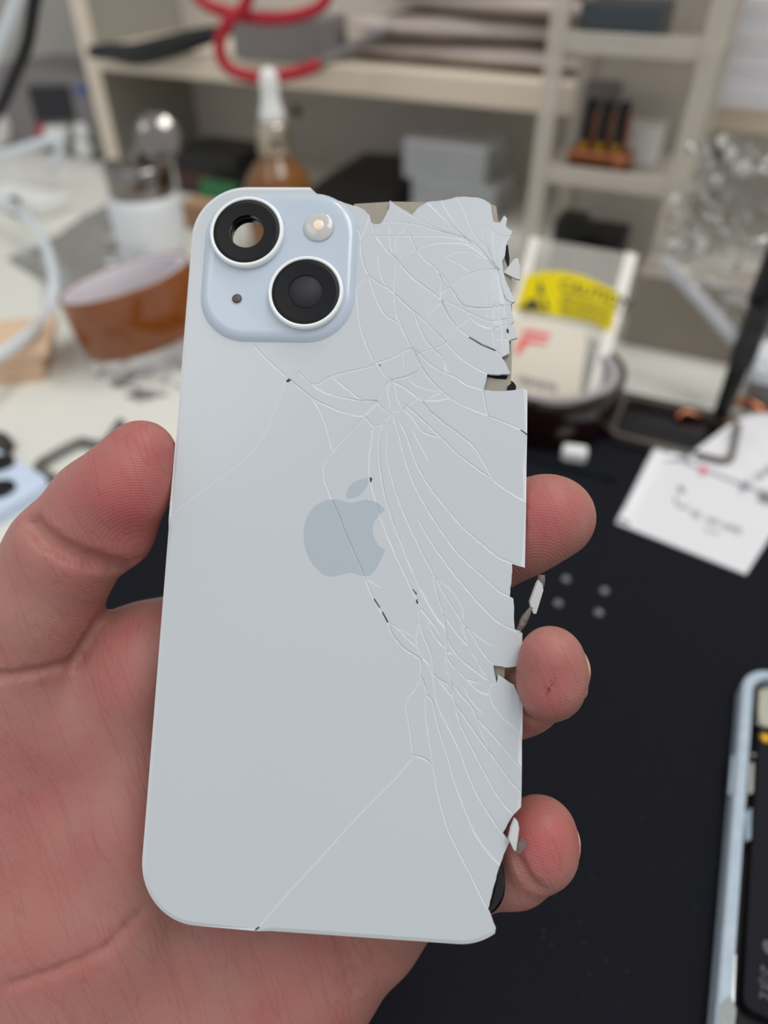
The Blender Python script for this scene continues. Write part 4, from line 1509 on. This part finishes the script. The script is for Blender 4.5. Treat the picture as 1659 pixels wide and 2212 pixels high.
film_obj('clear_bag', film([at_y(1405, 560, 0.435), at_y(1480, 300, 0.46), at_y(1760, 330, 0.43), at_y(1760, 860, 0.375)], 48, 48, 0.026, 3, 3.0),
         'big crumpled clear plastic bag at the right edge', 'plastic bag')
film_obj('clear_bag', film([at_z(190, 800, 0.002), at_z(420, 690, 0.03), at_z(470, 820, 0.006), at_z(300, 870, 0.002)], 30, 30, 0.009, 5, 2.0),
         'crumpled clear plastic bag in front of the brown tape roll', 'plastic bag')
film_obj('clear_bag', film([at_z(20, 560, 0.002), at_z(250, 430, 0.02), at_z(330, 540, 0.01), at_z(140, 640, 0.002)], 30, 30, 0.008, 8, 1.8),
         'flat clear plastic bag on the desk left of the pump jar', 'plastic bag')
tag(MB().tube([at_y(1432, 560, 0.445), at_y(1520, 655, 0.42), at_y(1596, 742, 0.39)], 0.0042).build('clear_rod', mat('clear_rod', S(225, 228, 232), 0.1, alpha=0.6, spec=1.0)),
    'clear plastic rod slanting in front of the crumpled bag', 'rod')

# ---- taupe block filling a grey-brown area, black card, white boxes at the right
pk = at_z(1342, 742, 0)
t = tag(MB().box((0.055, 0.02, 0.026), (0.11, 0.04, 0.052)).build('taupe_block', M_taupe, bevel=0.001), 'plain taupe block right of the warning bag', 'box')
t.matrix_world = upright(pk)
pk = at_z(1600, 885, 0)
wb_ = thing('white_box', 'white lidded box at the right edge behind the black tool', 'box', upright(pk))
MB().box((0.03, 0.02, 0.010), (0.06, 0.04, 0.020)).build('box_body', M_grey, wb_, 0.001)
MB().box((0.03, 0.02, 0.0245), (0.062, 0.042, 0.009)).build('box_lid', mat('bluish_white', S(232, 235, 242), 0.4), wb_, 0.001)

# ---- black hand tool
ta, tb = at_z(1556, 898, 0.008), at_y(1700, 520, 0.375)
tool = thing('soldering_handle', 'black ribbed tool handle propped up at the right edge', 'tool')
MB().tube([ta, ta.lerp(tb, 0.35)], lambda s: 0.0045 + 0.0015 * s).build('tip_sleeve', M_black, tool)
MB().tube([ta.lerp(tb, 0.34), ta.lerp(tb, 0.68)], lambda s: 0.0068 + 0.0007 * math.sin(s * 95), step=0.0012).build('ribbed_grip', M_dark, tool)
MB().tube([ta.lerp(tb, 0.67), tb], lambda s: 0.0085).build('grip_end', M_black, tool)

# ---- black work mat with a parts tray
mz = 0.003
pm = local(SMAT, at_z(1360, 855, 0))
xl = local(SMAT, at_z(318, 1130, 0)).x
M3 = SMAT @ Matrix.Translation((0, 0, 0))
mx0, mx1, my1, my0 = xl, xl + 0.62, pm.y, pm.y - 0.62
matt = thing('work_mat', 'black rubber repair mat covering the near right half of the desk', 'mat', SMAT)
MB().prism(rrect(mx1 - mx0, my1 - my0, 0.012, 6, (mx0 + mx1) / 2, (my0 + my1) / 2), 0.0003, mz, bev=0.0008).build('mat_sheet', M_mat, matt)
bx0, by0 = local(SMAT, at_z(1120, 1000, mz)).x, local(SMAT, at_z(1240, 1015, mz)).y
bx1 = local(SMAT, at_z(1335, 1030, mz)).x
MB().box(((bx0 + bx1) / 2, by0, mz + 0.001), (bx1 - bx0, 0.004, 0.0025)).build('raised_rib', M_mat, matt, 0.0008)
pt_ = at_z(1452, 938, mz)
tr = thing('parts_tray', 'black parts tray with a metal rim holding copper clips', 'tray', upright(pt_))
tw, th_r = 0.070, 0.050
MB().prism(rrect(tw, th_r, 0.009, 6), 0.0002, 0.0015).build('tray_floor', M_glossblack, tr)
mb = MB()
outr, inr = rrect(tw, th_r, 0.009, 6), rrect(tw - 0.007, th_r - 0.007, 0.006, 6)
n = len(outr)
v = [(x, y, 0.0015) for x, y in outr] + [(x, y, 0.006) for x, y in outr] + [(x, y, 0.006) for x, y in inr] + [(x, y, 0.0015) for x, y in inr]
f = []
for k in range(3):
    f += [(k * n + i, k * n + (i + 1) % n, (k + 1) * n + (i + 1) % n, (k + 1) * n + i) for i in range(n)]
mb.add(v, f).build('tray_rim', mat('dull_metal_rim', S(120, 114, 108), 0.3, metal=0.7), tr)
for px, py, rz, sc, lab in ((1492, 905, 0.5, 1.0, 'copper clip lying in the parts tray'), (1562, 918, -0.3, 1.1, 'copper clip between the tray and the black tool'),
                            (1622, 892, 0.1, 1.5, 'long copper clip at the right edge by the white box')):
    c = at_z(px, py, mz + (0.0017 if px < 1500 else 0.0002))
    mb = MB().tube([Vector((-0.009, 0, 0.001)) * sc, Vector((-0.004, 0.002, 0.004)) * sc, Vector((0.003, -0.001, 0.003)) * sc, Vector((0.009, 0.002, 0.001)) * sc], 0.0016 * sc, n=8, step=0.001)
    o = tag(mb.build('copper_clip', M_copper), lab, 'clip', 'copper clips')
    o.matrix_world = upright(c) @ Matrix.Rotation(rz, 4, 'Z')
c = at_z(1238, 992, mz)
o = tag(MB().box((0, 0, 0.004), (0.014, 0.009, 0.008)).build('plastic_scrap', M_white, bevel=0.002), 'small white plastic scrap on the mat in front of the dark tape roll', 'scrap')
o.matrix_world = upright(c) @ Matrix.Rotation(0.2, 4, 'Z')

# ---- tape rolls


def tape_roll(M, R, h, core_t, tape_t, m_tape, lab):
    t = thing('tape_roll', lab, 'tape roll', M)
    ri = R - tape_t
    MB().lathe([(ri, 0), (R - 0.0004, 0), (R, 0.0006), (R, h - 0.0006), (R - 0.0004, h), (ri, h)], None, 72, closed=True).build('tape', m_tape, t)
    M_c = M_core if m_tape is M_amber else M_core2
    MB().lathe([(ri - core_t, 0.0004), (ri - 0.0001, 0.0004), (ri - 0.0001, h - 0.0004), (ri - core_t + 0.0006, h - 0.0004), (ri - core_t, h - 0.001)], None, 72, closed=True).build('core', M_c, t)
    return t


nrm = Vector((-0.22, 0.075, 0.97)).normalized()
topc = at_y(268, 598, 0.462)
RM = frame(topc - nrm * 0.040, Vector((1, 0, 0.22)), None, nrm)
_z = nrm; _x = (Vector((1, 0, 0)) - nrm * nrm.x).normalized(); _y = _z.cross(_x)
RM = Matrix((_x, _y, _z)).transposed().to_4x4(); RM.translation = topc - nrm * 0.040
tape_roll(RM, 0.0455, 0.040, 0.005, 0.0022, M_amber, 'tilted roll of amber brown tape with a pale core on the left')
cR = at_z(1196, 975, mz)
cR = Vector((cR.x, cR.y + 0.046, mz + 0.0001))
tape_roll(Matrix.Translation(cR), 0.046, 0.031, 0.0065, 0.0035, M_darkamber, 'dark brown tape roll on the mat with the warning bag in it')

# ---- antistatic bag with the yellow caution label
bc = [at_y(1090, 852, 0.384), at_y(1262, 868, 0.372), at_y(1374, 550, 0.438), at_y(1150, 512, 0.455)]
ex = (bc[1] - bc[0]).normalized()
ey = ((bc[3] + bc[2]) - (bc[0] + bc[1])).normalized()
BM = frame(bc[0], ex, None, ex.cross(ey))
if (BM.to_3x3() @ Vector((0, 0, 1))).dot(EYE - bc[0]) < 0:
    print('bag frame flipped')
esd = thing('antistatic_bag', 'clear bag with a yellow caution label standing in the dark tape roll', 'bag', BM)


def bagpoly(pts):
    return [onz(x, y, BM) for x, y in pts]


MB().prism(bagpoly([(1092, 862), (1266, 876), (1374, 550), (1150, 512)]), -0.0006, -0.0002).build('film', mat('bag_film', S(226, 222, 210), 0.15, alpha=0.28, spec=0.9), esd)
MB().prism(bagpoly([(1085, 866), (1250, 872), (1268, 740), (1262, 712), (1180, 690), (1110, 690)]), 0.0, 0.0004).build('inner_card', mat('cream_card', S(226, 216, 198), 0.7, vary=0.02), esd)
for pts in ([(1352, 545), (1378, 552), (1290, 872), (1262, 868)], [(1146, 512), (1166, 516), (1118, 700), (1098, 690)]):
    MB().prism(bagpoly(pts), 0.0002, 0.0010).build('seam', mat('white_seam', S(236, 230, 220), 0.3), esd)
MB().prism(bagpoly([(1112, 672), (1136, 596), (1175, 588), (1210, 588), (1260, 598), (1338, 634), (1320, 716), (1308, 716), (1275, 698), (1200, 684)]), 0.0010, 0.0014).build('yellow_label', M_yellow, esd)
lx = (Vector(onz(1320, 640, BM)) - Vector(onz(1215, 610, BM)))
la = math.atan2(lx.y, lx.x)


def lab_text(body, px, py, size):
    q = onz(px, py, BM)
    return text('label_text', body, size, M_ink, esd, Matrix.Translation((q[0], q[1], 0.00145)) @ Matrix.Rotation(la, 4, 'Z'))


lab_text('CAUTION', 1205, 626, 0.0100)
lab_text('OBSERVE PRECAUTIONS', 1212, 643, 0.0033)
lab_text('FOR HANDLING', 1208, 655, 0.0042)
lab_text('ELECTROSTATIC', 1206, 668, 0.0044)
lab_text('SENSITIVE DEVICES', 1210, 680, 0.0034)
mb = MB()
for pts in ([(1166, 604), (1176, 640), (1160, 636)], [(1152, 650), (1160, 645), (1168, 668), (1128, 666), (1140, 650)], [(1176, 642), (1186, 670), (1172, 664)], [(1120, 664), (1188, 674), (1186, 678), (1119, 670)]):
    mb.prism(bagpoly(pts), 0.0014, 0.0016)
mb.build('static_symbol', M_ink, esd)
mb = MB()
for pts in ([(1124, 722), (1135, 712), (1190, 722), (1186, 732)], [(1118, 745), (1128, 728), (1184, 740), (1178, 746), (1140, 742), (1120, 768), (1112, 766)]):
    mb.prism(bagpoly(pts), 0.0004, 0.0006)
mb.build('red_print', M_redink, esd)
mb = MB()
for i in range(9):
    x = 1120 + i * 9.5
    y = 812 + i * 2.2
    mb.prism(bagpoly([(x, y), (x + 6, y + 1), (x + 4, y + 15 + (i % 3) * 4), (x - 2, y + 14)]), 0.0004, 0.0006)
mb.build('dark_print', M_greyink, esd)

# ---- label cards in clear sleeves (right)


def card(lab, poly, z, marks, strip, tip):
    t = thing('label_card', lab, 'card', Matrix.Translation((0, 0, z)), 'white label cards')
    Q = lambda pts: [(at_z(x, y, z + 0.0009).x, at_z(x, y, z + 0.0009).y) for x, y in pts]
    MB().prism(Q(poly), 0.0, 0.0009, bev=0.0002).build('paper', M_paper, t)
    if strip:
        mb = MB()
        for k, s in enumerate(strip):
            q_ = Q(s)
            mid = [((a[0] + b[0]) / 2, (a[1] + b[1]) / 2) for a, b in ((q_[0], q_[3]), (q_[1], q_[2]))]
            wd = min(math.hypot(q_[0][0] - q_[3][0], q_[0][1] - q_[3][1]), math.hypot(q_[1][0] - q_[2][0], q_[1][1] - q_[2][1])) / 2
            P_ = [Vector((mid[0][0] * (1 - t_ / 14) + mid[1][0] * t_ / 14, mid[0][1] * (1 - t_ / 14) + mid[1][1] * t_ / 14, 0)) for t_ in range(15)]
            dv = (P_[-1] - P_[0]).normalized()
            sv = Vector((-dv.y, dv.x, 0))
            vv_, ff_ = [], []
            for a, p_ in enumerate(P_):
                for b in range(13):
                    an = math.pi * b / 12
                    rr = wd * (1 + 0.12 * noise.noise(Vector((a * 0.7, b * 0.5, k * 5.0))))
                    vv_.append(p_ + sv * math.cos(an) * rr + Vector((0, 0, 0.0009 + max(0, math.sin(an)) * 0.0022 * (1 + 0.9 * noise.noise(Vector((a * 1.9, b * 1.3, 3 + k)))))))
            for a in range(14):
                for b in range(12):
                    ff_.append((a * 13 + b, a * 13 + b + 1, (a + 1) * 13 + b + 1, (a + 1) * 13 + b))
            mb.add(vv_, ff_, smooth=True)
        mb.build('glint_sleeve_edge', M_glintwhite, t)  # glossy edge, its bright glint put into the white base colour
    mb = MB()
    for q in marks:
        mb.prism(Q(q), 0.0009, 0.00098)
    mb.build('print', M_greyink, t)
    if tip:
        MB().prism(Q(tip), 0.0009, 0.00098).build('red_dot', M_redink, t)
    return t


def strokes(x, y, dx_, dy_, n, w, h, skip=()):
    out = []
    L_ = math.hypot(dx_, dy_)
    ux, uy = dx_ / L_, dy_ / L_
    for i in range(n):
        if i in skip:
            continue
        cx, cy = x + dx_ * i / n, y + dy_ * i / n
        hh = h * random.uniform(0.7, 1.1)
        out.append([(cx, cy), (cx + ux * w, cy + uy * w), (cx + ux * w + 0.45 * hh * uy, cy + uy * w - hh), (cx + 0.45 * hh * uy, cy - hh)])
    return out


marks = strokes(1492, 1115, 110, 42, 20, 3.2, 15, (4, 5, 11)) + strokes(1520, 1146, 34, 12, 8, 2.2, 8) + strokes(1468, 1096, 24, 8, 6, 2, 8) + \
    [[(1462, 1056), (1468, 1048), (1480, 1058), (1474, 1068)], [(1456, 1072), (1461, 1072), (1464, 1090), (1459, 1092)], [(1464, 1094), (1476, 1092), (1477, 1096), (1465, 1098)]]
card('lower white label card with a shiny sleeve edge on the mat', [(1412, 967), (1330, 1128), (1612, 1240), (1745, 1030)], mz + 0.0003, marks,
     [[(1412, 967), (1332, 1124), (1362, 1134), (1434, 985)], [(1412, 967), (1434, 985), (1492, 1008), (1500, 994)]], None)
marks = strokes(1602, 1062, 70, -46, 16, 3, 18, (5, 6)) + strokes(1640, 1080, 50, 10, 9, 4, 22)
card('upper white label card overlapping the lower one at the right', [(1476, 992), (1590, 905), (1760, 860), (1800, 1130), (1650, 1062)], mz + 0.0022, marks,
     [[(1478, 992), (1586, 912), (1594, 922), (1490, 1000)]], [(1512, 1010), (1524, 1006), (1528, 1018), (1516, 1022)])

# ---- four little clear beads on the mat
M_bead = mat('clear_bead', S(150, 150, 150), 0.2, alpha=0.55, spec=0.8)
b0 = None
for px, py, lab in ((1222, 1253, 'upper left of the four small clear beads on the mat'), (1305, 1278, 'upper right of the four small clear beads on the mat'),
                    (1205, 1305, 'lower left of the four small clear beads on the mat'), (1293, 1325, 'lower right of the four small clear beads on the mat')):
    if b0 is None:
        b0 = MB().lathe([(0.0019, 0), (0.0021, 0.0005), (0.0017, 0.0013), (0.0009, 0.0018), (0, 0.0019)], None, 20).build('clear_bead', M_bead)
        o = b0
    else:
        o = b0.copy()
        COL.objects.link(o)
    o.location = at_z(px, py, mz)
    tag(o, lab, 'bead', 'clear beads on the mat')
# specks of dust and glass crumbs on the mat: too many to count
mb = MB()
for i in range(70):
    px, py = random.uniform(1140, 1600), random.uniform(1150, 2200)
    c = at_z(px, py, mz)
    q = local(SMAT, c)
    if not (mx0 < q.x < mx1 and my0 < q.y < my1):
        continue
    r = random.uniform(0.00012, 0.00032)
    mb.lathe([(r, 0), (r * 0.7, r * 0.7), (0, r)], Matrix.Translation(c), 6)
o = tag(mb.build('glass_crumbs', mat('crumb_grey', S(90, 92, 98), 0.5, alpha=0.7)), 'tiny pale crumbs scattered over the black mat', 'crumbs')
o['kind'] = 'stuff'

# ---- opened phone at the lower right
pz = mz + 0.0085
A, B = at_z(1604, 1490, pz), at_z(1545, 2212, pz)
yv = (A - B).normalized()
xv = Vector((yv.y, -yv.x, 0))
top = at_z(1640, 1437, pz)
oy = (top - A).dot(yv)
PM = Matrix((xv, yv, Vector((0, 0, 1)))).transposed().to_4x4()
PM.translation = A + yv * oy - Vector((0, 0, 0.0084))
ph_ = thing('opened_phone', 'opened phone without its back, pale blue frame and black battery', 'phone', PM)
PWd, PLn = 0.0715, 0.1467
outr = rrect(PWd, PLn, 0.0125, 10, PWd / 2, -PLn / 2)
inr = rrect(PWd - 0.0076, PLn - 0.0076, 0.009, 10, PWd / 2, -PLn / 2)
n = len(outr)
prof = [(outr, 0.0), (outr, 0.0070)]
mb = MB()
mid = rrect(PWd - 0.0012, PLn - 0.0012, 0.012, 10, PWd / 2, -PLn / 2)
rings_ = [(outr, 0.0002), (outr, 0.0072), (mid, 0.0080), (inr, 0.0080), (inr, 0.0030)]
v = [(x, y, z) for r_, z in rings_ for x, y in r_]
f = [(k * n + i, k * n + (i + 1) % n, (k + 1) * n + (i + 1) % n, (k + 1) * n + i) for k in range(4) for i in range(n)]
mb.add(v, f).build('frame', mat('pale_blue_aluminium', S(176, 190, 202), 0.55, spec=0.25, vary=0.16, vscale=260), ph_)
MB().prism(inr, 0.0004, 0.0030).build('inner_tray', M_mattblack, ph_)
MB().prism(rrect(0.050, 0.098, 0.003, 5, 0.0318, -0.076), 0.0030, 0.0068, bev=0.0006).build('battery', mat('battery_wrap', S(32, 31, 36), 0.7, spec=0.1), ph_)
for px, py, r, m, nm in ((1655, 1592, 0.0022, M_gold, 'brass_stud'), (1640, 1560, 0.0012, M_steel, 'screw'), (1628, 1630, 0.0009, M_steel, 'screw'), (1588, 1920, 0.0007, M_steel, 'screw')):
    x, y = onz(px, py, PM @ Matrix.Translation((0, 0, 0.0075)))
    MB().lathe([(r, 0.003), (r, 0.0072), (r * 0.6, 0.0078), (0, 0.0078)], Matrix.Translation((x, y, 0)), 20).build(nm, m, ph_)


def ppoly(pts, z):
    return [onz(x, y, PM @ Matrix.Translation((0, 0, z))) for x, y in pts]


MB().prism(ppoly([(1640, 1490), (1668, 1484), (1668, 1580), (1644, 1586), (1638, 1540)], 0.0065), 0.003, 0.0065).build('camera_bracket', mat('pale_bracket', S(186, 184, 170), 0.3, metal=0.5), ph_)
MB().prism(ppoly([(1619, 1648), (1629, 1648), (1626, 1712), (1616, 1716)], 0.0068), 0.003, 0.0068).build('flex_strip', M_steel, ph_)
MB().prism(ppoly([(1608, 1755), (1624, 1745), (1622, 1812), (1610, 1818)], 0.0072), 0.003, 0.0072).build('flex_bracket', mat('blue_bracket', S(120, 136, 150), 0.3, metal=0.5), ph_)
MB().prism(ppoly([(1583, 2062), (1590, 2062), (1586, 2170), (1580, 2172)], 0.0078), 0.003, 0.0078).build('flex_strip', M_steel, ph_)
MB().prism(ppoly([(1556, 2170), (1578, 2150), (1590, 2180), (1580, 2290), (1548, 2290)], 0.0081), 0.0079, 0.0083).build('grey_gasket', mat('worn_gasket', S(150, 156, 152), 0.6, vary=0.2, vscale=400), ph_)
sx, sy = onz(1592, 1640, PM @ Matrix.Translation((0, 0, 0.004)))
sx2, sy2 = onz(1586, 1725, PM @ Matrix.Translation((0, 0, 0.004)))
MB().box((-0.0004, (sy + sy2) / 2, 0.0042), (0.0012, abs(sy - sy2), 0.0026)).build('side_button', mat('button_blue', S(176, 192, 204), 0.3, metal=0.4), ph_, 0.0003)
M_btext = mat('battery_print', S(92, 90, 96), 0.7, spec=0.2)
for body, px, py, sz in (('Rec', 1642, 2098, 0.0027), ('Ser', 1641, 2132, 0.0027), ('pun', 1640, 2150, 0.0027)):
    x, y = onz(px, py, PM @ Matrix.Translation((0, 0, 0.0068)))
    text('battery_text', body, sz, M_btext, ph_, Matrix.Translation((x, y, 0.00682)))
x, y = onz(1650, 2116, PM @ Matrix.Translation((0, 0, 0.0068)))
mb = MB()
a_ = 0.0016
tri = [Vector((math.cos(math.radians(90 + 120 * k)), math.sin(math.radians(90 + 120 * k)))) * a_ + Vector((x, y)) for k in range(3)]
for k in range(3):
    p0, p1 = tri[k], tri[(k + 1) % 3]
    nn = Vector((p1.y - p0.y, p0.x - p1.x)).normalized() * 0.00012
    mb.prism([p0 + nn, p1 + nn, p1 - nn, p0 - nn], 0.0068, 0.00683)
mb.box((x, y + 0.0001, 0.00682), (0.0002, 0.0008, 0.00003)).build('warning_sign', M_btext, ph_)
x, y = onz(1659, 2046, PM @ Matrix.Translation((0, 0, 0.0068)))
cu, cv = np.mean([L(p)[0] for p in logo_body]), np.mean([L(p)[1] for p in logo_body])
mb = MB()
for lp in logo_polys:
    mb.prism([(x + 0.0008 + (a - cu) * 0.00026, y + (b - cv) * 0.00026) for a, b in lp], 0.0068, 0.00683)
mb.build('battery_logo', M_btext, ph_)

# ---- pale blue phone at the left
qz = 0.008
K = at_z(114, 1036, qz)
e1 = (at_z(20, 983, qz) - K).normalized()
e2 = Vector((-e1.y, e1.x, 0))
if (at_z(0, 1160, qz) - K).dot(e2) < 0:
    e2 = -e2
QM = Matrix((e1, e2, e1.cross(e2))).transposed().to_4x4()
QM.translation = K - Vector((0, 0, qz))
flip = e1.cross(e2).z < 0
QM = Matrix((e1, e2, Vector((0, 0, 1)))).transposed().to_4x4() if not flip else Matrix((e2, e1, Vector((0, 0, 1)))).transposed().to_4x4()
QM.translation = K - Vector((0, 0, qz))
ph2 = thing('blue_phone', 'pale blue phone with black lenses lying at the left edge', 'phone', QM)
sx_, sy_ = (0.0715, 0.1467) if not flip else (0.1467, 0.0715)
MB().prism(rrect(sx_, sy_, 0.009, 8, sx_ / 2, sy_ / 2), 0.0001, qz, bev=0.0012).build('body', mat('pale_blue_back', S(206, 220, 240), 0.25), ph2)
for px, py in ((2, 1002), (2, 1058)):
    x, y = onz(px, py, QM @ Matrix.Translation((0, 0, qz)))
    MB().lathe([(0.0075, qz), (0.0075, qz + 0.0015), (0.0066, qz + 0.0018), (0, qz + 0.0018)], Matrix.Translation((x, y, 0)), 32).build('lens', M_glossblack, ph2)

# ---- small tools and scraps on the left of the desk
tag(MB().tube([at_z(x, y, 0.0032) for x, y in ((118, 1034), (82, 1010), (112, 985), (178, 953), (222, 962), (262, 912))], 0.0028).build('bent_wire_tool', mat('dull_steel', S(120, 120, 116), 0.4, metal=0.6)),
    'bent grey steel wire tool behind the thumb', 'tool')
c = at_z(-8, 975, 0)
o = tag(MB().lathe([(0.010, 0), (0.011, 0.002), (0.009, 0.008), (0.005, 0.011), (0, 0.012)]).build('dark_puck', mat('dark_brown', S(60, 54, 48), 0.6)), 'dark brown round puck on the desk at the left edge', 'puck')
o.location = c
tag(MB().tube([at_z(x, y, z) for x, y, z in ((-60, 415, 0.03), (0, 432, 0.03), (60, 470, 0.028), (100, 535, 0.024), (116, 610, 0.018), (106, 670, 0.01), (70, 715, 0.028), (0, 765, 0.034), (-60, 790, 0.034))], 0.0042).build('clear_hose', M_hose),
    'milky hose looping over the desk at the left edge', 'hose')
pk = at_z(92, 824, 0)
xd = (at_z(92, 824, 0) - at_z(0, 834, 0)).normalized()
for i, lab in enumerate(('bottom thin wooden board of the stack at the left edge', 'second wooden board from the bottom at the left edge', 'third wooden board from the bottom at the left edge',
                         'fourth wooden board from the bottom at the left edge', 'topmost thin wooden board of the stack at the left edge')):
    o = tag(MB().box((-0.05, 0.028, 0.0021), (0.1, 0.056, 0.0038)).build('wooden_board', M_wood), lab, 'board', 'wooden boards')
    o.matrix_world = frame(pk + Vector((random.uniform(-0.003, 0.003) + 0.002 * i, random.uniform(0, 0.002), 0.0043 * i)), xd)
pk = at_z(-40, 448, 0)
wt = thing('white_tray', 'bright white tray with a grey clip at the far left', 'tray', upright(pk))
MB().box((0.045, 0.02, 0.008), (0.09, 0.04, 0.014)).build('tray_body', M_white, wt, 0.002)
MB().box((0.058, -0.003, 0.010), (0.010, 0.008, 0.018)).build('grey_clip', M_dark, wt, 0.002)
